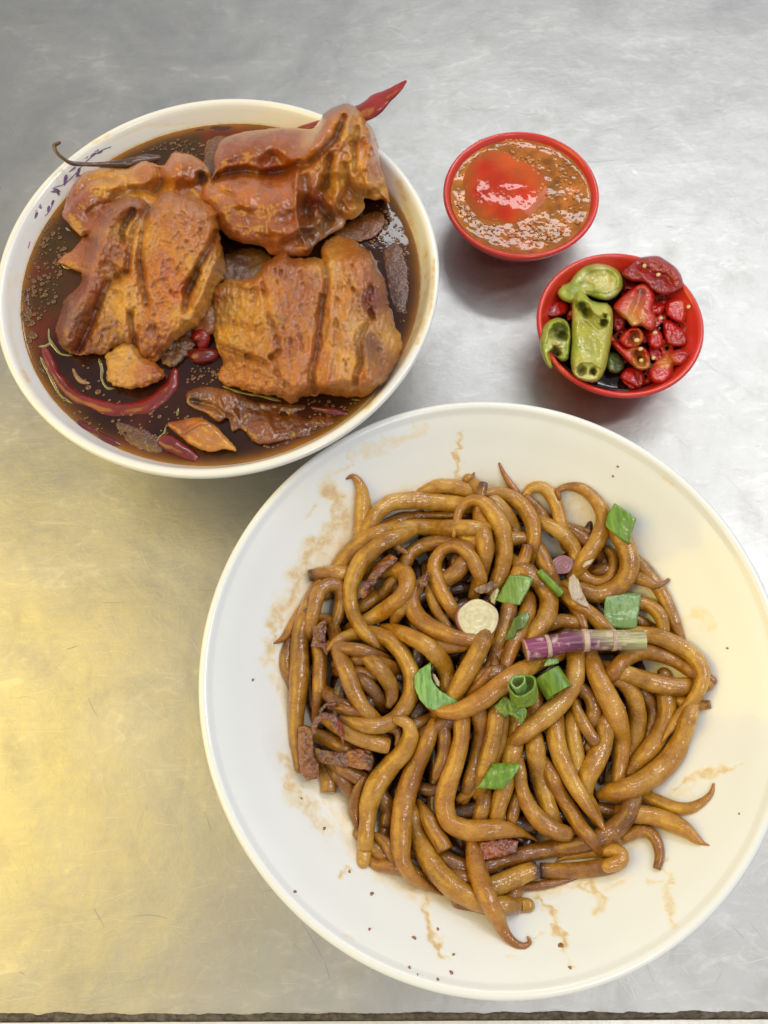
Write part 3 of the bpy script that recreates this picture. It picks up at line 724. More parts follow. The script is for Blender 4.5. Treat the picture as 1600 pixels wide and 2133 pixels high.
q('N1', 'hook tipped noodle standing at the upper left of the heap', .22, [(585, 182, 9), (620, 165, 20), (655, 195, 34), (683, 260, 46), (692, 350, 56), (690, 450, 62), (685, 550, 62), (690, 650, 52)], .2, dark=(.25, 0))
q('N1', 'noodle bow running right from the hooked one along the back', .25, [(735, 500, 45), (780, 420, 58), (870, 350, 64), (1000, 330, 66), (1150, 335, 66), (1290, 350, 62), (1400, 365, 52)])
q('N1', 'dark grey end of noodle under the blackened tip', .5, [(800, 520, 40), (880, 490, 50), (960, 465, 50)])
q('N2', 'noodle slipping under the purple tipped bend at the back', .34, [(20, 260, 45), (90, 320, 55), (160, 400, 56), (210, 480, 50), (240, 550, 40)])
q('N1', 'noodle left of the fried shallot strip with a blackened tip', .27, [(812, 535, 34), (740, 565, 55), (660, 625, 64), (590, 700, 66), (530, 780, 60), (500, 840, 50)], dark=(.6, 0))
q('N1', 'noodle with a dark cut end sticking out at the left above the inverted U', .3, [(330, 828, 42), (420, 815, 52), (520, 815, 56), (620, 810, 52), (700, 790, 40)], dark=(.6, 0), cap=(ct, rd))
q('N1', None, .47, [(1250, 850, 50), (1320, 800, 60), (1370, 735, 50)])
q('N1', 'noodle behind the split tipped loop, greenish and bent', .4, [(975, 740, 42), (1010, 680, 50), (1090, 630, 55), (1190, 608, 60), (1300, 610, 60), (1400, 660, 50)])
q('N1', 'thin noodle beside the shallot slice, left of the split tipped loop', .35, [(1130, 880, 34), (1150, 980, 42), (1190, 1080, 38), (1250, 1160, 34), (1280, 1190, 25)])
q('N1', 'outermost noodle at the left of the heap, thin and upright', .36, [(205, 1250, 25), (180, 1340, 42), (178, 1430, 46), (205, 1510, 40)])
q('N1', None, .47, [(640, 1480, 50), (740, 1490, 54), (820, 1480, 45)])
q('N1', None, .42, [(1020, 1260, 50), (1150, 1290, 55), (1300, 1300, 50), (1400, 1280, 46)])
q('N1', None, .40, [(640, 1395, 42), (720, 1380, 52), (800, 1410, 58)])
q('N3', None, .55, [(640, 130, 50), (700, 190, 50), (740, 260, 45)])
q('N3', None, .5, [(380, 190, 45), (450, 260, 50), (540, 310, 50)])
q('N2', None, .45, [(700, 770, 42), (780, 760, 46), (840, 750, 40)])
q('N2', None, .38, [(440, 1110, 44), (520, 1085, 50), (600, 1095, 46), (650, 1120, 30)])
q('N2', None, .5, [(1000, 1080, 42), (1060, 1110, 36)])
q('N7', None, .48, [(570, 880, 40), (520, 940, 50), (440, 1030, 50), (380, 1110, 35)])
q('N7', None, .45, [(560, 640, 60), (530, 760, 58), (490, 870, 48)])
q('N7', None, .46, [(450, 1080, 45), (455, 1160, 50), (420, 1230, 46)])
q('N7', 'noodle behind the dull green scrap, right of the shallot slice', .32, [(690, 580, 55), (690, 680, 66), (640, 800, 66), (580, 930, 60), (535, 1060, 50), (520, 1140, 40)], .3)
q('N4', None, .5, [(640, 160, 45), (700, 210, 50), (730, 290, 50), (720, 360, 40)])
q('N4', None, .47, [(1030, 170, 40), (1085, 250, 46), (1110, 340, 46), (1085, 440, 42)])
q('N4', None, .5, [(360, 240, 50), (350, 320, 50), (310, 390, 40)])
q('N4', None, .45, [(0, 100, 60), (60, 70, 50), (120, 60, 40)])
q('N4', 'cut end of noodle poking out at the right edge of the heap', .25, [(1476, 268, 28), (1410, 272, 36), (1320, 255, 44), (1260, 240, 40)], cap=(ct, rd), dark=(.3, 0))
q('N1', 'noodle pointing to the lower left with a dark needle tip', .3, [(100, 1278, 7), (160, 1248, 24), (220, 1170, 38), (280, 1080, 48), (340, 1000, 52), (380, 930, 45)], .2, dark=(.2, 0))
# ---- right side
q('N2', 'long noodle along the right edge of the heap, below the hooked tip', .33, [(1000, 700, 40), (1080, 790, 50), (1160, 900, 48), (1215, 1020, 46), (1260, 1130, 38), (1300, 1220, 22)], .1)
q('N2', 'little hook tip sticking out at the right below the top green slice', .33, [(980, 800, 50), (1060, 830, 44), (1130, 858, 28), (1180, 845, 14), (1205, 825, 13)], .1)
q('N2', 'noodle arc to the right of the square green slice', .3, [(1000, 965, 44), (1080, 985, 50), (1145, 1040, 52), (1175, 1120, 46), (1170, 1190, 38)])
q('N2', None, .4, [(520, 925, 32), (590, 975, 44), (640, 1050, 42), (670, 1130, 26)])
q('N2', 'noodle running under the purple stem from the dry skin scrap', .33, [(600, 960, 40), (680, 1020, 50), (750, 1080, 54), (810, 1140, 45)])
q('N2', 'noodle curled in a U inside the big right hand bend', .28, [(390, 455, 48), (470, 490, 52), (550, 550, 54), (605, 630, 52), (625, 720, 50), (665, 800, 48), (740, 838, 42), (820, 815, 38), (855, 745, 36), (850, 670, 34), (815, 630, 30)])
q('N2', 'open loop of noodle at the upper right edge', .26, [(512, 300, 13), (500, 255, 24), (560, 228, 28), (650, 240, 40), (730, 300, 46), (782, 380, 52), (790, 470, 56), (760, 560, 60), (710, 640, 58), (660, 710, 50)], .1)
q('N2', 'thick bend of noodle under the top green slice', .25, [(890, 540, 55), (940, 630, 64), (955, 740, 68), (915, 840, 66), (830, 900, 62), (740, 920, 58), (660, 895, 46)])
q('N1', 'noodle leaving the open loop toward the thorn tip, pale and smooth', .28, [(1440, 600, 45), (1560, 640, 52), (1640, 700, 56)])
q('N2', 'noodle disappearing under the purple slice, pale and curved', .27, [(190, 560, 44), (280, 560, 52), (360, 620, 58), (410, 710, 60), (445, 790, 52)])
q('N2', 'thick glossy bend at the top of the heap next to the spike', .22, [(40, 270, 26), (120, 262, 42), (210, 300, 52), (290, 370, 58), (335, 460, 58), (345, 560, 50), (340, 600, 40)], .1)
# ---- upper left on top
q('N1', 'upright noodle with a square cut top at the back of the heap', .28, [(1492, 212, 34), (1478, 300, 40), (1470, 400, 55), (1485, 520, 66), (1505, 650, 66), (1490, 770, 52), (1465, 850, 35)], .1, cap=(ct, rd), dark=(.4, 0))
q('N1', 'noodle curled down at its left end above the shallot strip', .27, [(985, 680, 16), (930, 645, 32), (893, 590, 46), (930, 530, 58), (1040, 505, 62), (1170, 510, 62), (1290, 512, 62), (1400, 510, 55)])
q('N1', 'long arc of noodle with a thin split tip curling down at the top', .23, [(1298, 565, 14), (1315, 480, 28), (1340, 395, 34), (1400, 335, 40), (1480, 335, 46), (1560, 410, 58), (1615, 520, 66), (1635, 650, 66), (1620, 770, 60), (1590, 860, 48)], .2)
q('N1', 'noodle rising from the shallot slice to the fried root bits', .33, [(1110, 840, 25), (1060, 900, 46), (1015, 980, 60), (1040, 1080, 66), (1120, 1160, 66), (1240, 1215, 62), (1350, 1250, 55), (1440, 1255, 40)], .35)
q('N1', 'closed looking loop of noodle with a dark split along it', .30, [(1275, 1030, 50), (1220, 940, 55), (1175, 840, 56), (1175, 730, 52), (1240, 650, 46), (1330, 635, 46), (1400, 690, 50), (1450, 780, 52), (1480, 860, 46), (1455, 930, 28)], .4)
q('N1', None, .32, [(690, 1030, 40), (760, 980, 48), (830, 940, 50), (880, 880, 40)])
q('N1', 'small knob of noodle below the curled one, left of the shallot slice', .32, [(960, 1040, 45), (925, 1090, 44), (905, 1130, 38)], ext=(1, 0))
q('N1', 'S shaped noodle looping round the shallot strip', .24, [(640, 1170, 40), (720, 1130, 55), (820, 1070, 60), (920, 1000, 62), (985, 910, 62), (975, 820, 62), (900, 785, 56), (830, 800, 45)], .2)
q('N3', 'pale noodle ending in a point under the lower curl, left of centre', .32, [(700, 10, 52), (760, 70, 60), (805, 150, 58), (815, 230, 50), (800, 280, 30)])
q('N1', 'broad noodle sloping down to the arched green leaf', .27, [(820, 1175, 32), (910, 1195, 50), (1030, 1245, 60), (1140, 1315, 66), (1220, 1410, 66), (1255, 1510, 60), (1250, 1600, 50)], .1)
q('N7', None, .42, [(410, 1105, 22), (370, 1170, 36), (290, 1250, 38), (190, 1310, 25)], .2)
q('N7', 'straight thick noodle coming down from the shallot slice', .3, [(370, 880, 66), (330, 980, 74), (260, 1110, 76), (180, 1240, 72), (110, 1340, 62), (60, 1400, 50)], .1)
q('N1', 'left upright noodle, the widest one at that side of the heap', .27, [(310, 1090, 45), (278, 1200, 62), (268, 1320, 68), (266, 1460, 70), (262, 1600, 68), (250, 1750, 60), (245, 1880, 52), (255, 1980, 38)])
q('N1', 'noodle hanging below the purple brown shallot flake', .3, [(400, 1290, 50), (408, 1400, 58), (402, 1520, 54), (390, 1650, 42), (370, 1760, 22), (360, 1800, 10)], .1)
q('N1', 'stub of noodle crossing beside the shallot flake', .3, [(312, 1068, 24), (350, 1090, 34), (430, 1115, 38)], dark=(.3, 0))
q('N1', 'noodle bent into an upside down U at the upper left', .27, [(350, 1120, 44), (375, 1020, 50), (400, 940, 54), (460, 890, 54), (525, 900, 55), (548, 980, 50), (535, 1070, 44), (505, 1160, 34), (480, 1240, 24), (462, 1310, 16)], .1)
q('N1', 'noodle slanting down below the flake, third from the left', .30, [(525, 1290, 56), (550, 1380, 62), (590, 1490, 64), (635, 1610, 62), (690, 1710, 58), (750, 1770, 40)])
q('N1', None, .42, [(600, 1315, 48), (690, 1330, 46), (780, 1352, 34), (860, 1372, 18), (925, 1382, 7)], .2)
q('N3', None, .44, [(410, 290, 22), (470, 300, 34), (540, 320, 34)], .4)
# ---- lower half, under
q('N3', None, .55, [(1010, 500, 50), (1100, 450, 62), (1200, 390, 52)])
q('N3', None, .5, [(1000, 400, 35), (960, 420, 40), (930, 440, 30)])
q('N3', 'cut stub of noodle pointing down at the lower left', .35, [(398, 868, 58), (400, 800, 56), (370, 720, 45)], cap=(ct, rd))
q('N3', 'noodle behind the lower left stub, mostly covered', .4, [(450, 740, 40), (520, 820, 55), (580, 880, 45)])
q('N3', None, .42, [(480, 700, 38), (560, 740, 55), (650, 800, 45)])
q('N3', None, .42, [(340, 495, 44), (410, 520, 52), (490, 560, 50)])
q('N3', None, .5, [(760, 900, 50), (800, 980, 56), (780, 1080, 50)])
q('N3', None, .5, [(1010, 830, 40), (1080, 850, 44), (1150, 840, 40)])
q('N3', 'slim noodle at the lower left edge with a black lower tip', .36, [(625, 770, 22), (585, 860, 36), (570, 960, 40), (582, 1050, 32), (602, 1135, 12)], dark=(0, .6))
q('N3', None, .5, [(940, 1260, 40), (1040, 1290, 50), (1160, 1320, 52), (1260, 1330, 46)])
q('N5', None, .5, [(740, 200, 34), (800, 235, 44), (880, 250, 42)])
q('N5', 'curled butt end of noodle at the bottom left edge', .38, [(405, 145, 40), (425, 165, 44), (470, 190, 30)])
q('N5', 'dark thin noodle hugging the bottom left edge, with an upturned tip', .42, [(358, 162, 6), (385, 200, 18), (420, 232, 28), (480, 240, 34), (560, 255, 34), (640, 290, 34)], .4)
q('N5', 'small pointed noodle above the curled butt end', .3, [(388, 82, 6), (430, 98, 22), (470, 130, 32), (495, 180, 26)])
q('N4', 'dark thin noodle under the bottom edge of the heap', .55, [(625, 1383, 7), (500, 1410, 24), (380, 1430, 32), (250, 1440, 30), (180, 1430, 26)], .1)
q('N5', None, .42, [(800, 290, 32), (860, 300, 40), (900, 330, 40)])
q('N5', 'rounded noodle end under the long tail at the bottom', .36, [(1085, 360, 26), (1060, 400, 38), (980, 430, 40), (900, 420, 40)])
q('N4', 'noodle ending in an upturned hook at the lower right', .25, [(1040, 850, 44), (1130, 885, 46), (1240, 930, 46), (1340, 935, 40), (1430, 890, 28), (1482, 835, 18), (1497, 780, 9)], .1)
q('N4', None, .48, [(745, 940, 50), (840, 955, 52), (930, 980, 50)])
q('N4', 'fat spear tipped noodle at the lower right', .25, [(980, 970, 50), (1090, 985, 62), (1210, 1020, 66), (1310, 1070, 58), (1390, 1135, 36), (1430, 1158, 16), (1466, 1171, 6)], .3)
q('N4', 'short noodle bent down with a cut end below the spear tipped one', .25, [(920, 1120, 44), (1010, 1080, 46), (1085, 1090, 44), (1135, 1150, 42), (1152, 1240, 36), (1133, 1325, 26)], .2, cap=(rd, ct), dark=(0, .25))
q('N4', 'lower strand of the hairpin noodle at the bottom, with the pale cut face', .33, [(385, 1335, 50), (500, 1335, 54), (640, 1330, 55), (780, 1315, 58), (880, 1285, 52)], cap=(ct, rd), dark=(.4, 0), ext=(0, 0))
q('N4', 'hairpin bend of noodle at the bottom right, folded back on itself', .22, [(820, 1305, 45), (900, 1270, 52), (900, 1220, 48), (820, 1200, 50), (720, 1205, 46), (620, 1225, 36), (540, 1250, 20), (492, 1275, 7)], .3, ext=(0, 0))
q('N5', 'noodle with a square cut dark end at the bottom middle', .28, [(1188, 258, 42), (1120, 275, 48), (1040, 310, 50), (960, 345, 46)], cap=(ct, rd), dark=(.5, 0))
q('N4', 'long dark noodle sweeping along the bottom and rising at the right', .42, [(50, 1305, 38), (160, 1265, 50), (300, 1225, 58), (450, 1195, 60), (620, 1170, 62), (760, 1130, 66), (860, 1070, 68), (930, 990, 62), (975, 900, 48)], .1)
q('N4', 'noodle cut off by the crossing thick one, right of centre', .32, [(600, 350, 50), (590, 450, 60), (608, 550, 62), (620, 650, 60), (600, 750, 48)])
q('N4', None, .3, [(690, 540, 30), (700, 590, 24), (695, 630, 12)], .1)
q('N4', 'noodle sliding down to the left of the pale fat one', .33, [(800, 400, 52), (790, 520, 64), (735, 640, 70), (680, 750, 66), (670, 850, 56), (710, 930, 44)])
q('N4', 'noodle next to the orange tapering one, bowed to the right', .30, [(840, 90, 40), (920, 130, 56), (985, 220, 62), (1010, 340, 62), (995, 460, 60), (950, 570, 52), (900, 650, 36)])
q('N4', 'noodle under the thin pointed tip at the right edge', .28, [(1190, 200, 60), (1200, 320, 64), (1160, 450, 62), (1080, 560, 60), (1000, 650, 52), (950, 720, 40)])
q('N4', 'noodle passing below the drooping end at the right', .27, [(900, 60, 46), (1000, 90, 60), (1120, 130, 66), (1240, 155, 62), (1330, 150, 44)])
q('N4', 'noodle with a long slit, right of the purple stem', .26, [(860, 60, 44), (930, -20, 56), (1030, -65, 58), (1150, -50, 54), (1250, -10, 50), (1330, 40, 52), (1370, 60, 44)], .2)
q('N4', 'long noodle curving round the right side to a thin dark point', .25, [(1010, -180, 54), (1150, -160, 60), (1290, -95, 60), (1390, -15, 56), (1430, 80, 50), (1400, 190, 46), (1330, 280, 42), (1260, 370, 34), (1210, 440, 22), (1170, 502, 8)], .15)
# verticals in the middle
q('N4', None, .46, [(20, 760, 55), (25, 880, 55), (0, 980, 50)])
q('N3', 'noodle left of the green pointed leaf, curving in at its foot', .33, [(1550, 390, 52), (1530, 520, 58), (1490, 650, 54), (1420, 770, 50), (1330, 860, 46), (1270, 910, 30)], .2)
q('N3', None, .4, [(1170, 500, 40), (1165, 620, 50), (1130, 720, 46), (1112, 765, 28)])
q('N3', 'noodle just right of the long L shaped one', .34, [(1400, 320, 56), (1420, 440, 62), (1405, 560, 60), (1370, 690, 54), (1340, 790, 44)], .1)
q('N4', None, .36, [(110, 320, 52), (90, 460, 60), (55, 600, 60), (20, 720, 50)])
q('N4', 'noodle under the pointed green leaf, running down the centre', .28, [(240, 370, 64), (225, 500, 66), (195, 640, 64), (165, 780, 64), (125, 900, 60), (100, 1010, 46)], .1)
q('N4', None, .44, [(240, 850, 40), (215, 940, 45), (200, 1010, 40)])
q('N4', 'straight pale noodle right of the centre one', .32, [(350, 520, 58), (365, 640, 68), (395, 780, 72), (430, 900, 62), (465, 990, 42)])
q('N4', 'dull noodle below the long S bend at lower right', .38, [(465, 740, 34), (520, 850, 52), (580, 950, 56), (640, 1050, 54), (700, 1120, 42)], .2)
q('N4', 'blunt ended noodle curving right at the lower centre', .25, [(255, 700, 34), (270, 800, 46), (310, 920, 56), (390, 1020, 62), (480, 1075, 64), (550, 1095, 56)], .1, ext=(1, 0))
q('N4', 'S bent noodle running down to a fine point at lower right', .28, [(485, 400, 64), (490, 520, 66), (530, 640, 64), (590, 760, 60), (660, 870, 52), (720, 960, 42), (770, 1030, 28), (802, 1085, 8)], .2)
q('N4', 'orange tapering noodle lying over its neighbours right of centre', .22, [(715, 0, 42), (760, 110, 68), (825, 230, 76), (875, 350, 72), (905, 470, 64), (905, 590, 56), (890, 690, 46), (885, 745, 36)], .5)
q('N4', 'pale fat noodle lying across the lower right', .22, [(1335, 360, 32), (1300, 470, 60), (1240, 590, 72), (1150, 690, 76), (1040, 770, 76), (930, 815, 74), (840, 835, 64), (775, 850, 38)], ext=(1, 0))
q('N4', 'short club ended noodle right of the green tubes', .25, [(605, 255, 28), (635, 340, 42), (680, 420, 46), (728, 495, 42)], .1, ext=(1, 0))
# lower left on top
q('N3', 'noodle with a cut end beside the dark fried shallots', .32, [(475, 430, 44), (560, 480, 58), (660, 515, 66), (760, 550, 62), (800, 560, 52)], cap=(rd, ct))
q('N3', 'thin noodle looped over beside the dark shallots', .33, [(800, 440, 30), (850, 450, 34), (868, 500, 30), (852, 545, 20)], .1, ext=(1, 0))
q('N1', 'big S noodle starting at the shallot flake and curling back below', .24, [(462, 1318, 14), (520, 1262, 34), (610, 1225, 46), (720, 1212, 54), (840, 1240, 60), (930, 1320, 62), (990, 1420, 62), (1020, 1520, 62), (1005, 1630, 62), (940, 1745, 60), (850, 1815, 58), (750, 1830, 54), (650, 1810, 46), (560, 1775, 26)], .1)
q('N3', 'noodle with a cut end left of the long tail at the bottom', .33, [(1005, 930, 26), (1050, 1020, 52), (1100, 1120, 60), (1150, 1200, 64), (1175, 1255, 62)], cap=(rd, ct))
q('N3', 'thick noodle sagging along the lower left edge to the bottom', .30, [(955, 1010, 40), (990, 1140, 64), (1045, 1270, 74), (1130, 1400, 78), (1240, 1510, 78), (1370, 1580, 74), (1500, 1620, 64), (1600, 1620, 46)], .1)
q('N3', 'long noodle curving from the dark shallots down the left side', .27, [(850, 380, 32), (925, 410, 48), (945, 490, 60), (900, 590, 66), (810, 690, 74), (720, 810, 78), (670, 950, 72), (658, 1080, 60), (645, 1200, 36)], .2)
q('N3', 'noodle dropping straight down the lower left to a thin dark tail', .24, [(1060, 520, 42), (1020, 620, 62), (960, 740, 72), (912, 890, 76), (888, 1050, 76), (880, 1200, 74), (890, 1320, 60), (950, 1420, 46), (1030, 1475, 34), (1100, 1515, 20), (1155, 1548, 7)], .3)
q('N5', 'long tailed noodle reaching farthest down the plate with a curled tip', .24, [(872, 100, 20), (885, 190, 44), (912, 290, 50), (950, 390, 50), (995, 480, 42), (1035, 560, 30), (1080, 605, 22), (1125, 618, 16), (1152, 600, 11), (1143, 576, 6)], .6)
q('N3', 'long L shaped noodle with its pointed end at the right', .23, [(1290, 380, 52), (1280, 500, 62), (1245, 660, 66), (1195, 810, 72), (1172, 940, 74), (1205, 1060, 74), (1310, 1115, 74), (1430, 1118, 70), (1540, 1112, 66), (1640, 1125, 46), (1720, 1150, 22), (1787, 1187, 6)], .3)
# centre top
q('N1', 'long C shaped noodle bowed to the left over the shallot strip end', .23, [(905, 575, 52), (820, 610, 62), (730, 680, 68), (665, 760, 66), (620, 870, 60), (608, 980, 56), (630, 1090, 52), (680, 1180, 50), (745, 1255, 42), (810, 1315, 26), (845, 1335, 10)], .1)
q('N2', 'stub of noodle with a browned top behind the left green square', .22, [(302, 598, 36), (290, 660, 42), (255, 740, 50), (225, 810, 46)], .5, cap=(ct, rd), dark=(.5, 0))
q('N2', 'broad noodle curving under the thin green stick', .24, [(320, 790, 46), (390, 850, 64), (440, 950, 68), (425, 1060, 66), (365, 1150, 54)], .1)
q('N7', 'noodle coming out below the purple stem and curving left', .24, [(1040, 940, 60), (1040, 1060, 74), (1020, 1180, 78), (940, 1320, 78), (820, 1440, 78), (700, 1530, 66), (650, 1570, 50)], .1)
q('N7', 'long noodle under the green tubes that sweeps up to the purple stem', .23, [(850, 1010, 40), (740, 1060, 66), (600, 1130, 76), (470, 1230, 78), (330, 1330, 76), (190, 1395, 66), (60, 1395, 50), (-30, 1340, 30)], .4)
LANDMARKS = [('round shallot slice', 990, 1290), ('purple scallion stem', 1210, 1345), ('left green square', 1070, 1228), ('arched green leaf', 900, 1430), ('green scallion tubes', 1110, 1425), ('pointed green leaf', 1040, 1618),
    ('dark fried shallots', 700, 1560), ('brown shallot flake', 670, 1325), ('fried shallot strip', 790, 1190), ('dull green scrap', 1078, 1300), ('purple root slice', 1172, 1172), ('spear tip at lower right', 1440, 1745),
    ('long tailed noodle', 1020, 1850), ('pale fat noodle', 1330, 1640), ('cut end at right edge', 1470, 1467), ('square green slice', 1295, 1270), ('top green slice', 1293, 1090), ('pink shallot chunk', 1040, 1765), ('hairpin bend', 1290, 1790), ('hooked tip at upper left', 735, 1000), ('dry white skin', 1205, 1235), ('lower left cut stub', 680, 1630)]
_seen = {}
def where(P):
    x, y = P[:, 0].mean(), P[:, 1].mean()
    n_, lx, ly = min(LANDMARKS, key=lambda l: (l[1]-x)**2+(l[2]-y)**2)
    dx, dy = x-lx, y-ly
    a = 'right of' if dx > 0 else 'left of'; b = 'above' if dy < 0 else 'below'
    d_ = a if abs(dx) > 2.2*abs(dy) else (b if abs(dy) > 2.2*abs(dx) else b+' and '+a)
    k = d_+n_; _seen[k] = _seen.get(k, 0)+1
    pre = ['half hidden noodle', 'darker half hidden noodle, the second one,', 'third half hidden noodle', 'fourth half hidden noodle'][_seen[k]-1]
    return '%s just %s the %s' % (pre, d_, n_)
for crop, label, tone, pts, red, kw in ND:
    P = full(crop, pts); kw = dict(kw); e = kw.pop('ext', (1, 1)); cp = kw.get('cap', (rd, rd)); dip = [0, 0]
    P[:, 2] *= .94
    for k, (i, j) in enumerate(((0, 1), (-1, -2))):
        if P[i, 2] > 9.5 and cp[k] == rd and e[k]:
            P[i, 2] = max(P[i, 2], P[j, 2]*.97)
            t_ = P[i, :2]-P[j, :2]; t_ /= np.hypot(*t_); new = np.append(P[i, :2]+t_*40, P[i, 2]*.8)
            P = np.vstack([new, P]) if k == 0 else np.vstack([P, new]); dip[k] = 1
    lay('noodle', px=P, tone=tone-.02+rng.uniform(-.09, .09), red=red+rng.uniform(0, .3), label=label or where(P), group=GRP, dip=dip, **kw)
HM_TOP = HM.copy()
def top_at(px, py, rad=.5, qn=92):
    """height of the heap around a photo pixel"""
    z = 3.
    for _ in range(4):
        P = at(px, py, z); k = np.hypot(_X-P[0], _Y-P[1]) < rad; z = float(np.percentile(HM_TOP[k], qn))
    return z

# ------------------------------------------------------------------ the pork in the bowl
OR = (.50, .185, .024); OR2 = (.36, .105, .012); YL = (.66, .37, .075); DKM = (.15, .042, .010); SKN = (.33, .088, .011); RDK = (.22, .030, .006); PAL = (.64, .40, .13); GRY = (.13, .055, .018)
ZP = ZL-.10
def wrinkles(poly, ang, n, ln, wd, am, seed, spread=.25):
    """short meat fibres and wrinkles inside an outline"""
    r_ = np.random.default_rng(seed); P = closed(poly, 12); lo, hi = P.min(0), P.max(0); out = []
    while len(out) < n:
        x, y = r_.uniform(lo, hi); d, _, _ = pipdist(np.array([x]), np.array([y]), P)
        if d[0] < 1: continue
        a = (ang if ang is not None else r_.uniform(0, 3.14))+r_.normal(0, spread); l_ = ln*r_.uniform(.5, 1.3); u = np.linspace(-.5, .5, 6); cv = r_.normal(0, .8)
        out.append((list(zip(x+l_*u*np.cos(a+cv*u), y+l_*u*np.sin(a+cv*u))), wd*r_.uniform(.7, 1.4), am*r_.choice([-1, -1, 1])*r_.uniform(.5, 1.2)))
    return out
def pork(name, label, poly, cat='pork', **kw):
    kw['w'] = kw.get('w', 60)*.8; kw.setdefault('sauce_shade', (.14, .035, .007)); kw.setdefault('cvar', .22); kw.setdefault('gain', 1.25); kw.setdefault('equator', .6); kw.setdefault('power', .72); kw.setdefault('ragged', 2.0 if kw.get('mat', M_MEAT) is not M_MEAT else 5.0)
    o = relief(name, poly, kw.pop('zb', ZP), kw.pop('Hh', 1.5), kw.pop('w', 60), kw.pop('mat', M_MEAT), step=2.5, cpow=4, **kw)
    return tag(o, label, cat, 'braised pork pieces in the bowl')
def F1(p): return [tuple(v) for v in full('P1', p)]
def F2(p): return [tuple(v) for v in full('P2', p)]
def F3(p): return [tuple(v) for v in full('P3', p)]
def F4(p): return [tuple(v) for v in full('P4', p)]
pork('braised_pork', 'dim piece of pork sunk in the broth between the three big pieces', [(469, 530), (520, 515), (560, 528), (580, 560), (540, 600), (470, 600), (455, 565)], Hh=.45, w=30, thick=.6,
     noise=[(26, .12, 12, 1, 1, 0)], cols=[(490, 560, GRY), (540, 550, (.24, .12, .03))])
pork('braised_pork', 'dim shred of meat half sunk between the left piece and the red chilli bits', [(330, 700), (345, 680), (400, 640), (415, 690), (400, 730), (360, 765), (335, 750)], Hh=.32, w=25, thick=.6,
     noise=[(14, .12, 14, 1, 1, 0)], cols=[(360, 720, GRY), (395, 670, DKM)])
pork('braised_pork', 'small wedge of pork peeping out at the far left of the big skin piece', [(120, 545), (150, 520), (187, 487), (215, 540), (200, 575), (156, 562)], Hh=.5, w=25, thick=.6,
     noise=[(14, .06, 15, 1, 1, 0)], cols=[(140, 545, OR), (180, 520, OR2)])
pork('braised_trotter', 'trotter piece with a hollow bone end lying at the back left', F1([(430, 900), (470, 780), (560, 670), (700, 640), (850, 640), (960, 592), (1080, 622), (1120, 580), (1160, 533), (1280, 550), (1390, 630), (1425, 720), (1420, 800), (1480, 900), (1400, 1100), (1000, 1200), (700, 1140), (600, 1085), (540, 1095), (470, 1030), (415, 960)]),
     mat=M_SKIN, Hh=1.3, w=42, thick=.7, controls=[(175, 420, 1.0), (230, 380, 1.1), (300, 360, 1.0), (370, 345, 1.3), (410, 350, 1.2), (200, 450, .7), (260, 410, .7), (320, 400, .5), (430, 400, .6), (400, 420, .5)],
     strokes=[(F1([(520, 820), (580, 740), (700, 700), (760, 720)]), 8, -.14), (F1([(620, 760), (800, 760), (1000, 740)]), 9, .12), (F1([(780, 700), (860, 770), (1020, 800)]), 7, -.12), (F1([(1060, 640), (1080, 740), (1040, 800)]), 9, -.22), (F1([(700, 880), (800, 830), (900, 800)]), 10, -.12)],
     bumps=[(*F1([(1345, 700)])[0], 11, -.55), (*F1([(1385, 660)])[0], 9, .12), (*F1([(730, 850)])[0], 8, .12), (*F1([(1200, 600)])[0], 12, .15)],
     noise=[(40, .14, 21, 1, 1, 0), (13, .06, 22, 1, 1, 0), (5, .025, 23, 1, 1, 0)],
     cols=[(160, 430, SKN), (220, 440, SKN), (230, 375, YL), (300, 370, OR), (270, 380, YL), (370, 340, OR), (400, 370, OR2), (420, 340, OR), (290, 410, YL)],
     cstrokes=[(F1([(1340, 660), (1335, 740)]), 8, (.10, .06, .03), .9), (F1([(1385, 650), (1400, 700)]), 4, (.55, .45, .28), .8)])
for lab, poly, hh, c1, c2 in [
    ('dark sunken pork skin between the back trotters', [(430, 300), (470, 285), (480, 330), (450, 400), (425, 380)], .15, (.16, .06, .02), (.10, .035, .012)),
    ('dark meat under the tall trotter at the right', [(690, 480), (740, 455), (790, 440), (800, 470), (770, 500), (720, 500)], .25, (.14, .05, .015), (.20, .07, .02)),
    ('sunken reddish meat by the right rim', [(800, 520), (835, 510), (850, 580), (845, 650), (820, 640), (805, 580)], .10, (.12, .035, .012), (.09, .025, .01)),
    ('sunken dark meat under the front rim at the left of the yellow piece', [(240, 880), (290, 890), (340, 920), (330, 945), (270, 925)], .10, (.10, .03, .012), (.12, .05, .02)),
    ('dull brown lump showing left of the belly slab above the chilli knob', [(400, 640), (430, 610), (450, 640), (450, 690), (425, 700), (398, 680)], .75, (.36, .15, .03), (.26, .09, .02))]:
    pork('pork_scrap', lab, poly, Hh=hh*.75+.08, w=30, thick=.5, cat='pork scrap', noise=[(20, .05, len(lab), 1, 1, 0)], cols=[(*poly[0], c1), (*poly[3], c2), (*poly[2], c1)])
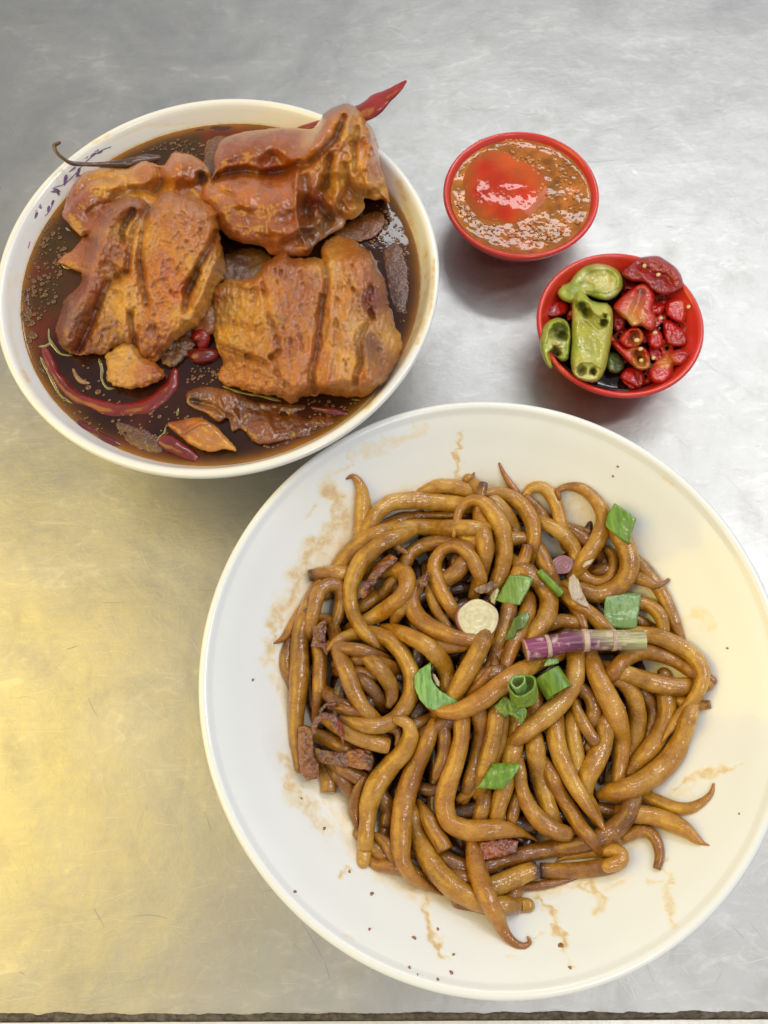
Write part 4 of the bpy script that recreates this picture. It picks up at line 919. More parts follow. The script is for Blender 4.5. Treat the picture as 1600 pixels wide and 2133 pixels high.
# big piece at the left, skin on one side
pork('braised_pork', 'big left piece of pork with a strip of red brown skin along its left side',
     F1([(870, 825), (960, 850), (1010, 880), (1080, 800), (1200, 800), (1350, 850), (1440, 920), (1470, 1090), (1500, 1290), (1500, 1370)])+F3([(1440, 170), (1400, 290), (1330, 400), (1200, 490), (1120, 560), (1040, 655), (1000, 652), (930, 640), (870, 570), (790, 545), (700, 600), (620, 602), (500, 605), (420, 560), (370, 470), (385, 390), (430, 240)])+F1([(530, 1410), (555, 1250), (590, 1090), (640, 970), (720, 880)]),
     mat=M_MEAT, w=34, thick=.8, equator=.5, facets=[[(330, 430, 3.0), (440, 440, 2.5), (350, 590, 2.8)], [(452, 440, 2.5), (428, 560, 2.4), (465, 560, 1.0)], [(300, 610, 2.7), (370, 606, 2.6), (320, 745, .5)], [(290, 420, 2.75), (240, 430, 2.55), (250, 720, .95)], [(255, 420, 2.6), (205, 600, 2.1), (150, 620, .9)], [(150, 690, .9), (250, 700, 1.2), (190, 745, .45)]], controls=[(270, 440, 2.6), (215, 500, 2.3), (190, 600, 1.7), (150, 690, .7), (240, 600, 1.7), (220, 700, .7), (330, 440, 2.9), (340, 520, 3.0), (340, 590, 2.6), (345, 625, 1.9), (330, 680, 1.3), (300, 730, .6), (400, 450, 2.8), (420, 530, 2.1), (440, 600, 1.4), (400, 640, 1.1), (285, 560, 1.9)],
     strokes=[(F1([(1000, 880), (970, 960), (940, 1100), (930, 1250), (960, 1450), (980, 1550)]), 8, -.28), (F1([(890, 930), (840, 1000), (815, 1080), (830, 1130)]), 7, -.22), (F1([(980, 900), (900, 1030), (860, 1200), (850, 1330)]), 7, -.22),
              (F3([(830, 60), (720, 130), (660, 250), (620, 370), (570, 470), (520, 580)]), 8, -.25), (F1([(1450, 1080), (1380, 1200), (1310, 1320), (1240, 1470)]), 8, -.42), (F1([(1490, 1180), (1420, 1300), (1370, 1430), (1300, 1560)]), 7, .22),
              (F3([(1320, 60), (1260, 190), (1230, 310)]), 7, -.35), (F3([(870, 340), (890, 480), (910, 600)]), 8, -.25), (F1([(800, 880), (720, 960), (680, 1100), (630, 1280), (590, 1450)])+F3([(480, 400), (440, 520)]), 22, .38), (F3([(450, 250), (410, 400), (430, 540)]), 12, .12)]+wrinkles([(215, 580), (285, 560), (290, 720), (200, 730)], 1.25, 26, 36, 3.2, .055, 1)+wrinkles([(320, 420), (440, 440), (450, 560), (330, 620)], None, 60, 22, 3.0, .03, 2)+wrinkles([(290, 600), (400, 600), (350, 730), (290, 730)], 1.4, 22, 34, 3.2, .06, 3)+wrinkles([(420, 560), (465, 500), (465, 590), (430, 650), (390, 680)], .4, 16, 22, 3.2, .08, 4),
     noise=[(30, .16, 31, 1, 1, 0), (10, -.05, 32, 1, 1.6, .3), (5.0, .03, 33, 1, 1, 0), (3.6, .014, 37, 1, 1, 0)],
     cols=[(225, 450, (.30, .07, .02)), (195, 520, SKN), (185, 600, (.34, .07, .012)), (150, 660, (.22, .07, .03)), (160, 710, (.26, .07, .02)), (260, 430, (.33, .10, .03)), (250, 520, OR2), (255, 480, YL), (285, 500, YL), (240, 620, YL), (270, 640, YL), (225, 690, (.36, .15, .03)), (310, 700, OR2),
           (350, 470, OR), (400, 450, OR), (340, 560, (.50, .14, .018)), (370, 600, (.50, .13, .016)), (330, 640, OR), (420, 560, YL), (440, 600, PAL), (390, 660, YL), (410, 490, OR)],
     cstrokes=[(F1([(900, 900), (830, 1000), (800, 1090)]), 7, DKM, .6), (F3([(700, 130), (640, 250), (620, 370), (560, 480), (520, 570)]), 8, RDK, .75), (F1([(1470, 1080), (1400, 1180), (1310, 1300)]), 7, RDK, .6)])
# small pieces in front of it
pork('braised_pork', 'yellowish chunk of pork in front of the left piece, ringed by oil', F3([(760, 560), (870, 500), (960, 620), (1040, 660), (1100, 720), (1070, 780), (1000, 805), (900, 830), (780, 822), (720, 780), (715, 700), (700, 620)]), Hh=.75, w=28, thick=.5,
     noise=[(16, .12, 41, 1, 1, 0), (7, .05, 42, 1, 1, 0)], cols=[(255, 740, PAL), (250, 780, YL), (300, 780, OR), (330, 775, OR2)])
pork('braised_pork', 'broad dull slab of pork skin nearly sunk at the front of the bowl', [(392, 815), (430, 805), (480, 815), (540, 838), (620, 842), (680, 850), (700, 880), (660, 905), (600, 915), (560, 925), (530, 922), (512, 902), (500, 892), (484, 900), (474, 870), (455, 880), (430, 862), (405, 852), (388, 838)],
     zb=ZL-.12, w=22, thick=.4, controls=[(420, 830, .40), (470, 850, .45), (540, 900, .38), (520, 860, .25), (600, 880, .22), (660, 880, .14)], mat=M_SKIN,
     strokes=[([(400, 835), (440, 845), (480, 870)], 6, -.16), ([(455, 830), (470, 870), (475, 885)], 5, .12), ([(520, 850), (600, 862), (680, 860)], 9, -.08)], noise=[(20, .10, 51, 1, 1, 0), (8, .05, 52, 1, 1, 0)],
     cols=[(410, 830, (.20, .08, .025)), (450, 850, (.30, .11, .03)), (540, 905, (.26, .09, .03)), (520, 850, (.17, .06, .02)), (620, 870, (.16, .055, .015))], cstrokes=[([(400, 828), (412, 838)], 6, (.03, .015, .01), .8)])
pork('braised_pork', 'cut piece with a smooth yellow face at the very front of the bowl', F3([(1110, 1062), (1200, 1040), (1320, 1020), (1420, 1062), (1500, 1145), (1572, 1220), (1575, 1250), (1500, 1235), (1400, 1255), (1290, 1215), (1250, 1190), (1175, 1130)]), Hh=.5, w=16, thick=.4, mat=M_SKIN,
     strokes=[(F3([(1230, 1120), (1330, 1060), (1400, 1055)]), 4, .1)], noise=[(18, .05, 61, 1, 1, 0)], cols=[(375, 885, OR2), (425, 905, (.56, .27, .05)), (450, 920, (.52, .24, .04)), (400, 880, OR), (470, 930, YL)])
# slab at the front right
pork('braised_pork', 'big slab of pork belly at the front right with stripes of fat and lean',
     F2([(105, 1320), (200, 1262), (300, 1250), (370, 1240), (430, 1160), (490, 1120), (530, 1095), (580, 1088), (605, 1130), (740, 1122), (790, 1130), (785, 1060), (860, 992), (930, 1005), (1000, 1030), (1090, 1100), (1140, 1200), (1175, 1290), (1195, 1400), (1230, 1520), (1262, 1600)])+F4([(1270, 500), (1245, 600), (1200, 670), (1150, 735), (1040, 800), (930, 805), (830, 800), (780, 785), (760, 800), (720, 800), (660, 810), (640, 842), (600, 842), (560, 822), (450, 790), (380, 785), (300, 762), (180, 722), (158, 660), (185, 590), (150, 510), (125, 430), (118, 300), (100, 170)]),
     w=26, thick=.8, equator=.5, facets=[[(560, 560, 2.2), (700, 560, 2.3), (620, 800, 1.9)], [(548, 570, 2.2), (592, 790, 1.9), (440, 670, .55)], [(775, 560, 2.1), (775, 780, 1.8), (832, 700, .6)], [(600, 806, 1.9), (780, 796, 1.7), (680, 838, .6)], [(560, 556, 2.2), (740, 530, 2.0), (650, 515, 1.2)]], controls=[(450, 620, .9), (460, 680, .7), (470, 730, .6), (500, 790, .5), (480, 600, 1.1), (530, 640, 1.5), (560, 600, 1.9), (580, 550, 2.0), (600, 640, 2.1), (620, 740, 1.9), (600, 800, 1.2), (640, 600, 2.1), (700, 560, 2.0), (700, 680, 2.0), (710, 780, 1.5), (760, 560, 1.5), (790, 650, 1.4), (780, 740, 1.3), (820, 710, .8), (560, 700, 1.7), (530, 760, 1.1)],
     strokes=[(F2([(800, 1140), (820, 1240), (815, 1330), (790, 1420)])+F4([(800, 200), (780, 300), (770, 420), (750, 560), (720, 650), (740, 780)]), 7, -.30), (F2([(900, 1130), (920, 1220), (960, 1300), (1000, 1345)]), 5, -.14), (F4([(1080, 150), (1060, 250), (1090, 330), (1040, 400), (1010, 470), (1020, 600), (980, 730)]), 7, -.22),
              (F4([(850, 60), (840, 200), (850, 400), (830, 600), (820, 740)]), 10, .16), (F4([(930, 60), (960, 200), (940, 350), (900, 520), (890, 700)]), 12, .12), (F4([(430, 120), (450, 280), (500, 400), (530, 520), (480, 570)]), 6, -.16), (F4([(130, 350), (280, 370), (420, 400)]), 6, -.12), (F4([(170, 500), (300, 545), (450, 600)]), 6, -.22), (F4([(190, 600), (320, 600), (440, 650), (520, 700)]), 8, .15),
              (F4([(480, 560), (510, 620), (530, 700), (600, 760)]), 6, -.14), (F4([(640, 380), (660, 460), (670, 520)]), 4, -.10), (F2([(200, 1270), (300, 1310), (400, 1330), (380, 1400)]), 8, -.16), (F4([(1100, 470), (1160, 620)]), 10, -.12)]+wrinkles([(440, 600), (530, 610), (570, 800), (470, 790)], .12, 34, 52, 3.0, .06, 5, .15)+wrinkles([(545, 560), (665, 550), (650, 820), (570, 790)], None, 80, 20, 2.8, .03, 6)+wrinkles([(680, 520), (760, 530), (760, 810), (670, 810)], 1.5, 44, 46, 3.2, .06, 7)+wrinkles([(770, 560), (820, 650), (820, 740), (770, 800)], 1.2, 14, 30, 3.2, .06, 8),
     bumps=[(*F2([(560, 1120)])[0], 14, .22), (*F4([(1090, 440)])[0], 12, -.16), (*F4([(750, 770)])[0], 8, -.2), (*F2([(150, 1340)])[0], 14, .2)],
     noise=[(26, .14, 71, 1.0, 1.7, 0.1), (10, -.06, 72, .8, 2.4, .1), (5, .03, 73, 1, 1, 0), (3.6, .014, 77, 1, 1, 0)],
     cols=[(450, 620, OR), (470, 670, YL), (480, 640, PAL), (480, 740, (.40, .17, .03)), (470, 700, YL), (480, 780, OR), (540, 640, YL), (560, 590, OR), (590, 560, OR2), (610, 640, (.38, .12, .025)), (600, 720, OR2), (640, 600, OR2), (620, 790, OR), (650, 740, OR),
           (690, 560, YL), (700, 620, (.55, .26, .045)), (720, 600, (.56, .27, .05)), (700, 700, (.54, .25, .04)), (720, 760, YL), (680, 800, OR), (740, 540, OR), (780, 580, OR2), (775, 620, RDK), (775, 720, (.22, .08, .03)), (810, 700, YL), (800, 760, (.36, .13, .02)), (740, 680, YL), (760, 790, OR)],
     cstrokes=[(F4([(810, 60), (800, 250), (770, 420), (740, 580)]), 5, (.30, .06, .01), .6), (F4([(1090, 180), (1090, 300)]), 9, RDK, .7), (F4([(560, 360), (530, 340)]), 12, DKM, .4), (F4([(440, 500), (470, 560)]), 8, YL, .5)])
# the tall one at the back right
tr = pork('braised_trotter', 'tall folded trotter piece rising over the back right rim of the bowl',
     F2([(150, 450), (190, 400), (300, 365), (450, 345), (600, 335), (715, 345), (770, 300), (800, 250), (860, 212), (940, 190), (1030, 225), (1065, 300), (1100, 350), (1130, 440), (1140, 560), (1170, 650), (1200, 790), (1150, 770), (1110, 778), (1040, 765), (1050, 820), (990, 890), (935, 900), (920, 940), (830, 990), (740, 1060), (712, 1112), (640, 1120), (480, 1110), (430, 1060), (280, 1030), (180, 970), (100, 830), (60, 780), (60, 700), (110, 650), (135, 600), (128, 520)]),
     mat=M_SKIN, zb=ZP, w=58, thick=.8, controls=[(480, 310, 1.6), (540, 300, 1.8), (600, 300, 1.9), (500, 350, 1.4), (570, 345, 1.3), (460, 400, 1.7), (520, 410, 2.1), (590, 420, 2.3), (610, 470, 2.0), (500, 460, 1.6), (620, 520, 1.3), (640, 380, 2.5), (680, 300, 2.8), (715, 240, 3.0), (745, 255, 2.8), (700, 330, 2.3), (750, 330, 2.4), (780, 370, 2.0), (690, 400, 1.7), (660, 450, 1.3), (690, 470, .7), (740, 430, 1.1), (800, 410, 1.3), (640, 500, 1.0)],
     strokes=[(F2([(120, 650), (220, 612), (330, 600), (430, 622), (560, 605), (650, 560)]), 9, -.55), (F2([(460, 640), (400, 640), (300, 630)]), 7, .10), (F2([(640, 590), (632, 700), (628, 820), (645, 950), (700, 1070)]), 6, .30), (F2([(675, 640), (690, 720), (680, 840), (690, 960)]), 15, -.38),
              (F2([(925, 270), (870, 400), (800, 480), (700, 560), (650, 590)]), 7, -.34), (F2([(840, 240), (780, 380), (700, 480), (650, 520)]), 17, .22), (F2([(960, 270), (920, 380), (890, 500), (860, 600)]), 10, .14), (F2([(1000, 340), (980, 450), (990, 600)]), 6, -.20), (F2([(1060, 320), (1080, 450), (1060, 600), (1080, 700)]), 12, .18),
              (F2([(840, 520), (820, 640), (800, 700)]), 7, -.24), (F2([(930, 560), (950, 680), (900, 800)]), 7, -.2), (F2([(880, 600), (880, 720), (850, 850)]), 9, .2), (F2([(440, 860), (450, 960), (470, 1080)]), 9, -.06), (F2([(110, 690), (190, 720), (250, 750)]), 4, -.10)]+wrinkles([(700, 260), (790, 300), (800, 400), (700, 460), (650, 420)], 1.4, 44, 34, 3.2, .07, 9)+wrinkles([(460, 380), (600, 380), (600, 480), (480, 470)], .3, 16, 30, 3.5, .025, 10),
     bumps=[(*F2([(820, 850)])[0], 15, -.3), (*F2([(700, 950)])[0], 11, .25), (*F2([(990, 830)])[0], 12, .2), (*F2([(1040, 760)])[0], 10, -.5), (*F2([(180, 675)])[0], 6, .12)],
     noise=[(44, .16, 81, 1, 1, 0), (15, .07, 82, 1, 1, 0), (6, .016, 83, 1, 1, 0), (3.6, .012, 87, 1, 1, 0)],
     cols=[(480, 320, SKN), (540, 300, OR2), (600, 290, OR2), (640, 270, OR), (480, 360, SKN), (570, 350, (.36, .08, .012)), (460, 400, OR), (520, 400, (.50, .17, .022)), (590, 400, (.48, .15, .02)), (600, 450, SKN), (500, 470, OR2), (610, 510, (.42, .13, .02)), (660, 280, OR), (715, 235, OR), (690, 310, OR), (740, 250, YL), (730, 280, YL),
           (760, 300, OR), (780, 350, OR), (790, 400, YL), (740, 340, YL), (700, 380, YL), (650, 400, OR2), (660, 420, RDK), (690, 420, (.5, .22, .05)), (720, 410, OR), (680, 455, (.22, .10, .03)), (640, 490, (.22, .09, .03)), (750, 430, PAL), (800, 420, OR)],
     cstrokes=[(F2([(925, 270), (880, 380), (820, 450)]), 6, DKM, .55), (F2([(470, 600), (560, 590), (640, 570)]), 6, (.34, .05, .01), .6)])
# strands of meat hanging off the ends
def blob(name, parent, pts, r0, col, z, mat=M_MEAT):
    P = catmull([(x, y, r0*k) for x, y, k in pts], 2.5); rc = P[:, 2]/scale_at(z, P[:, 0], P[:, 1]); zz = np.interp(np.linspace(0, 1, len(P)), np.linspace(0, 1, len(z) if not np.isscalar(z) else 2), z if not np.isscalar(z) else [z, z])
    C = at(P[:, 0], P[:, 1], zz); V, Fc, t = tube(C, rc, 10, 1, .35, int(pts[0][0])); return mesh(name, V, Fc, mat, parent, col=np.repeat([col], len(V), 0))
# chillies
def chilli(label, px, z, mat=M_CHIL, col=(.22, .012, .008), tip=None, cat='dried chilli', wob=.22, flat=.75, seg=18, end=('round', 'round'), group='dried red chillies in the broth', name='dried_chilli', stemcol=None):
    P = catmull(px, 4); zz = np.interp(np.linspace(0, 1, len(P)), np.linspace(0, 1, len(z)), z); rc = np.maximum(P[:, 2], .8)/scale_at(zz, P[:, 0], P[:, 1])
    C = at(P[:, 0], P[:, 1], zz); V, Fc, t = tube(C, rc, seg, flat, wob, int(px[0][0]) % 40, *end)
    c = np.repeat([col], len(V), 0)*(1+.5*fbm(t*9, t*3, 4)[:, None])
    if stemcol is not None: k = np.clip((stemcol[0]-t)*12, 0, 1)[:, None]; c = c*(1-k)+np.array(stemcol[1])*k
    return tag(mesh(name, V, Fc, mat, col=c), label, cat, group)
chilli('long red chilli curving round the front left of the bowl half under the broth', full('P3', [(300, 580, 26), (335, 660, 42), (400, 780, 50), (500, 885, 52), (640, 950, 58), (800, 985, 62), (950, 965, 64), (1070, 900, 60), (1140, 810, 52), (1165, 720, 28)]), [ZL-.02, ZL-.12, ZL-.16, ZL-.2, ZL-.16, ZL-.18, ZL-.12, ZL-.02], col=(.19, .012, .008), wob=.34)
chilli('short dark red chilli end beside the yellow cut pork at the front rim', full('P3', [(1080, 1170, 45), (1150, 1210, 55), (1240, 1255, 52), (1300, 1290, 36)]), [ZL-.02, ZL+.05, ZL+.02, ZL-.05], col=(.16, .010, .008), end=('flat', 'round'))
chilli('purplish chilli skin under the broth along the back rim', [(300, 300, 6), (360, 278, 13), (430, 270, 15), (500, 268, 12), (560, 266, 6)], [ZL-.16, ZL-.12, ZL-.12, ZL-.14, ZL-.18], col=(.07, .010, .010), flat=.5, wob=.5)
chilli('dark red chilli skin lying along the left rim under the broth', [(78, 470, 5), (62, 540, 12), (56, 610, 14), (60, 680, 11), (70, 710, 5)], [ZL-.18, ZL-.13, ZL-.13, ZL-.18], col=(.07, .012, .010), flat=.5, wob=.5)
chilli('glossy red chilli knob between the left piece and the belly slab', full('P3', [(1290, 450, 30), (1345, 490, 55), (1350, 540, 40)]), [ZL+.05, ZL+.35, ZL+.1], col=(.26, .006, .006))
chilli('dark red chilli bit below the glossy knob, sunk in the broth', full('P3', [(1250, 590, 30), (1330, 610, 55), (1430, 600, 50), (1470, 590, 20)]), [ZL-.05, ZL+.12, ZL+.08, ZL-.1], col=(.14, .006, .005))
chilli('red chilli scrap floating under the lower edge of the belly slab', [(655, 850, 6), (690, 856, 10), (720, 862, 6)], [ZL-.02, ZL+.03, ZL-.02], col=(.13, .012, .01))
tp = [(610, 272, 4), (640, 263, 8), (680, 255, 13), (720, 245, 20), (752, 236, 25), (780, 221, 26), (805, 203, 18), (828, 185, 11), (845, 170, 3)]
chilli('dried red chilli whose pointed tip sticks out past the back right rim', tp, [ZL+.2, ZL+.7, ZL+1.25, 6.5, 6.9, 7.4], col=(.27, .014, .010), wob=.3, flat=.45)
st_ = [(124, 297, 3.2), (113, 303, 4.6), (118, 318, 3.8), (134, 332, 4.2), (152, 341, 5.4), (188, 343, 4.2), (225, 342, 5.5), (262, 340, 10), (300, 334, 12), (330, 330, 9)]
chilli('brown curled chilli stalk hanging over the back left rim', st_, [6.5, 6.2, 5.95, 5.75, 5.5, 5.1, ZL+.15, ZL-.1], col=(.085, .035, .016), wob=.45, flat=.9)
chilli('dark chilli skin under the broth between the long curved chilli and the front rim', [(120, 850, 5), (170, 890, 12), (230, 925, 13), (280, 940, 6)], [ZL-.1, ZL-.06, ZL-.06, ZL-.12], col=(.12, .010, .008), flat=.5, wob=.4)
# small floating bit
chilli('pale curled shred floating between the chilli and the pork at the left', full('P3', [(490, 705, 10), (510, 750, 16), (545, 785, 18), (590, 795, 9)]), [ZL+.02, ZL+.03], col=(.30, .17, .08), cat='garlic shred', name='garlic_shred', group=None, mat=M_VEG)
# thin yellow green oil along the edges of the pieces
M_OIL = mat_simple('yellow_oil', (.20, .16, .010), (.30, .24, .02), 300, .04, .5, .2, trans=.3)
OILS = [F3([(325, 430), (330, 500), (365, 555), (410, 600), (480, 610)]), F3([(660, 630), (680, 700), (680, 770), (715, 825), (765, 830)]), F3([(260, 550), (310, 545), (340, 520)]), F3([(190, 500), (225, 470)]), F3([(1105, 1085), (1095, 1130), (1060, 1165), (1045, 1240)]), F3([(270, 620), (330, 740), (400, 870), (480, 930)]),
        F3([(1180, 1010), (1190, 960)]), F4([(190, 740), (300, 780), (420, 800), (540, 830)]), F3([(620, 585), (700, 580), (705, 560)]), F1([(410, 1285), (450, 1305), (520, 1300)]), F1([(440, 1040), (470, 1060)]), F4([(970, 820), (1020, 825)])]
Vs, Fs, b_ = [], [], 0
for i, l in enumerate(OILS):
    P = catmull(l, 3); wd = 3.2*(1+.5*fbm(np.arange(len(P))*.2, np.zeros(len(P)), i+3, 2))*np.clip(np.minimum(np.arange(len(P)), np.arange(len(P))[::-1])/3.+.3, .3, 1)
    V_, F_, _t = tube(at(P[:, 0], P[:, 1], ZL+.015), wd/scale_at(ZL), 8, .35); Vs.append(V_); Fs += [tuple(a+b_ for a in f) for f in F_]; b_ += len(V_)
tag(mesh('oil_film', np.vstack(Vs), Fs, M_OIL), 'thin yellow green oil lines where the broth meets the pork', 'oil', kind='stuff')
# tiny oil bubbles
def bubbles(name, label, zones, z, mat, cat, seed):
    r_ = np.random.default_rng(seed); Vs, Fs, b_ = [], [], 0
    nlat, nlon = 4, 10
    for poly, cnt, rlo, rhi in zones:
        P = closed(poly, 10); lo, hi = P.min(0), P.max(0); k = 0; tries = 0
        while k < cnt and tries < cnt*20:
            tries += 1
            x, y = r_.uniform(lo, hi); d, _, _ = pipdist(np.array([x]), np.array([y]), P)
            if d[0] < 2: continue
            k += 1; r = (rlo+(rhi-rlo)*r_.random()**2.2)/scale_at(z); c = at(x, y, z)
            th = np.linspace(.25, np.pi*.62, nlat); ph = np.linspace(0, 2*np.pi, nlon, endpoint=False)
            V_ = np.stack([c[0]+r*np.sin(th)[:, None]*np.cos(ph), c[1]+r*np.sin(th)[:, None]*np.sin(ph), np.broadcast_to((c[2]+r*.35*np.cos(th))[:, None], (nlat, nlon))], -1).reshape(-1, 3)
            V_ = np.vstack([V_, [c[0], c[1], c[2]+r*.35], [c[0], c[1], c[2]-r*.4]])
            F_ = gridfaces(nlat, nlon, True)+[(nlat*nlon, (j+1) % nlon, j) for j in range(nlon)]+[(nlat*nlon+1, (nlat-1)*nlon+j, (nlat-1)*nlon+(j+1) % nlon) for j in range(nlon)]
            Fs += [tuple(a+b_ for a in f) for f in F_]; Vs.append(V_); b_ += len(V_)
    return tag(mesh(name, np.vstack(Vs), Fs, mat), label, cat, kind='stuff')
bubbles('broth_bubbles', 'tiny oil bubbles floating on the dark broth', [
    ([(90, 440), (60, 520), (50, 620), (60, 680), (110, 640), (140, 560), (130, 480)], 190, 2, 7), ([(45, 600), (42, 660), (60, 720), (75, 700), (60, 640)], 30, 4, 10), ([(60, 690), (90, 760), (150, 840), (220, 890), (200, 900), (120, 860), (70, 780)], 50, 2, 5),
    ([(210, 850), (330, 840), (440, 880), (400, 940), (300, 930), (230, 900)], 60, 2.5, 6), ([(740, 450), (800, 430), (850, 520), (850, 640), (835, 690), (815, 600), (780, 520)], 130, 2, 5.5), ([(400, 760), (460, 770), (440, 800), (390, 800)], 40, 2, 5),
    ([(280, 320), (350, 290), (440, 300), (430, 330), (340, 315)], 70, 2, 5), ([(560, 880), (660, 860), (740, 840), (700, 890), (600, 930), (540, 930)], 55, 2, 5), ([(640, 830), (740, 835), (760, 830), (700, 860), (640, 850)], 18, 3, 7), ([(150, 745), (200, 760), (230, 820), (290, 840), (220, 850), (160, 800)], 12, 3, 8), ([(470, 520), (540, 520), (520, 560), (470, 570)], 14, 2, 5)],
    ZL+.02, M_BUB, 'bubbles', 5)
bubbles('sauce_bubbles', 'tiny bubbles along the rim and surface of the chilli sauce', [
    (full('A', [(150, 500), (200, 380), (400, 200), (560, 170), (500, 220), (300, 320), (190, 480), (170, 620)]).tolist(), 45, 2, 5), (full('A', [(560, 180), (760, 150), (760, 210), (600, 230)]).tolist(), 22, 3, 6),
    (full('A', [(640, 280), (760, 320), (900, 400), (930, 600), (800, 640), (720, 450), (640, 500)]).tolist(), 55, 2.5, 6), (full('A', [(400, 880), (700, 840), (1000, 800), (1300, 740), (1250, 900), (1000, 1050), (700, 1060), (500, 1000)]).tolist(), 45, 2, 6),
    (full('A', [(1050, 400), (1300, 430), (1330, 700), (1200, 780), (1050, 600)]).tolist(), 30, 2, 5), (full('A', [(200, 700), (330, 780), (400, 900), (260, 850)]).tolist(), 22, 2, 5), (full('A', [(580, 780), (600, 680), (680, 580), (690, 620), (620, 720)]).tolist(), 8, 2, 5)],
    ZA+.04, M_BUB2, 'bubbles', 6)

# ------------------------------------------------------------------ cut chillies in the lower red dish
GR = (.36, .42, .035); GR2 = (.28, .36, .05); GY = (.50, .48, .08); GPALE = (.66, .64, .27); RD = (.52, .012, .007); RDD = (.30, .010, .009); OG = (.62, .20, .03); CAV = (.10, .11, .02)
def FB(p): return [tuple(v) for v in full('B', p)]
def pepper(label, poly, zb, Hh, w, cols, cat='cut chilli', mat=M_CHIL, grp=None, **kw):
    o = relief('chilli_piece', FB(poly), zb, Hh, w*.75, mat, step=1.8, equator=.35, crisp=4, cols=[(*FB([(x, y)])[0], c) for x, y, c in cols], thick=.35,
               bumps=[(*FB([(x, y)])[0], r/3.81*1.05, a) for x, y, r, a in kw.pop('bumps', [])], strokes=[(FB(l), w_/3.81, a) for l, w_, a in kw.pop('strokes', [])],
               cstrokes=[(FB(l), w_/3.81, c, a) for l, w_, c, a in kw.pop('cstrokes', [])], noise=kw.pop('noise', [(14, .05, len(poly), 1, 1, 0)])+[(4.5, .02, 3, 1, 1, 0)], controls=[(*FB([(x, y)])[0], h) for x, y, h in kw.pop('controls', [])] or None, **kw)
    return tag(o, label, cat, grp)
GG, RG = 'green chilli pieces in the dish', 'red chilli pieces in the dish'
zB = ZBs-.02
# scraps of red chilli low in the soy sauce, under the larger pieces
for i_, (x, y, a, b_, lab) in enumerate([(900, 450, 90, 60, 'red scrap low behind the long slice'), (1130, 480, 80, 70, 'red scrap low left of the squarish piece'), (1060, 640, 80, 60, 'red scrap low right of the long slice'), (800, 770, 70, 60, 'red scrap low left of the upper red ring'), (880, 880, 70, 60, 'red scrap low between the two red rings'),
        (1180, 860, 90, 55, 'dark red scrap low above the folded piece'), (1090, 900, 60, 60, 'red scrap low right of the lower red ring'), (1290, 690, 60, 60, 'red scrap low against the right wall'), (1000, 760, 60, 50, 'red scrap low beside the seed'), (1010, 1090, 60, 50, 'red scrap low at the bottom of the dish'), (440, 560, 60, 50, 'red scrap low behind the green tube'), (1150, 560, 60, 60, 'red scrap low in the middle right'),
        (880, 1120, 60, 40, 'red scrap low beside the small bottom piece'), (960, 300, 80, 50, 'red scrap low at the back wall')]):
    t_ = np.linspace(0, 2*np.pi, 9, endpoint=False); r_ = 1+.25*np.sin(2*t_+i_)+.15*np.sin(3*t_+2*i_)
    cc_ = [(.42, .014, .012), (.30, .012, .012), (.50, .02, .012)][i_ % 3]
    o = relief('chilli_scrap', FB(list(zip(x+a*r_**1.45*np.cos(t_), y+1.4*b_*r_*np.sin(t_)))), zB, .22, 5, M_CHIL, step=2.0, equator=.3, crisp=4, bumps=[(*FB([(x, y)])[0], .45*b_/3.81, -.22)] if i_ % 2 else [(*FB([(x, y)])[0], 4, .06)], cstrokes=[(FB([(x-8, y), (x+8, y+6)]), .38*b_/3.81, (.62, .22, .05), .8)] if i_ % 2 else [], cols=[(*FB([(x, y)])[0], cc_), (*FB([(x+a*.6, y)])[0], tuple(1.2*q_ for q_ in cc_))], noise=[(8, .10, 60+i_, 1, 1, 0)])
    tag(o, lab, 'cut chilli', 'red chilli pieces in the dish')
pepper('dull red chilli piece behind the green tube at the left', [(215, 590), (250, 520), (310, 480), (390, 500), (390, 570), (320, 610), (240, 615)], zB, .35, 12, [(250, 560, RDD), (340, 520, RD)], grp=RG)
pepper('wrinkled dark red chilli piece hanging over the top right rim', [(825, 240), (900, 180), (960, 140), (1060, 125), (1120, 128), (1180, 165), (1240, 205), (1290, 270), (1310, 350), (1290, 390), (1220, 420), (1150, 440), (1060, 400), (1000, 340), (900, 330), (830, 290)],
       2.2, .55, 14, [(900, 220, RDD), (1000, 200, (.34, .014, .012)), (1100, 170, (.38, .02, .016)), (1250, 300, (.40, .03, .02)), (1150, 320, (.28, .01, .01))], grp=RG,
       strokes=[([(1040, 150), (1120, 190), (1200, 220), (1260, 300)], 22, .10), ([(960, 200), (1060, 260), (1180, 300), (1230, 380)], 26, -.18), ([(900, 230), (1000, 280)], 20, .08)], noise=[(10, .08, 7, 1, 1, .5), (5, .03, 8, 1, 1, 0)])
pepper('plain red chilli strip under the wrinkled piece, at the back wall', [(830, 310), (900, 330), (1000, 340), (1070, 410), (1100, 480), (1180, 520), (1120, 600), (1000, 560), (900, 420), (820, 400)], zB, .5, 16, [(900, 370, RDD), (1090, 480, RD)], grp=RG, noise=[(12, .08, 17, 1, 1, 0)])
pepper('squarish bright red chilli piece at the right of the dish', [(1170, 490), (1250, 450), (1330, 465), (1348, 560), (1310, 660), (1240, 645), (1170, 590)], zB, .65, 14, [(1230, 540, RD), (1320, 500, (.6, .04, .01))], grp=RG, strokes=[([(1330, 480), (1345, 560), (1310, 650)], 14, -.12)])
pepper('crumpled red chilli piece low at the right wall', [(1150, 640), (1200, 630), (1280, 690), (1330, 740), (1330, 830), (1250, 850), (1180, 820), (1150, 730)], zB, .5, 12, [(1200, 700, RD), (1280, 780, (.40, .02, .015))], grp=RG, noise=[(9, .10, 27, 1, 1, 0)])
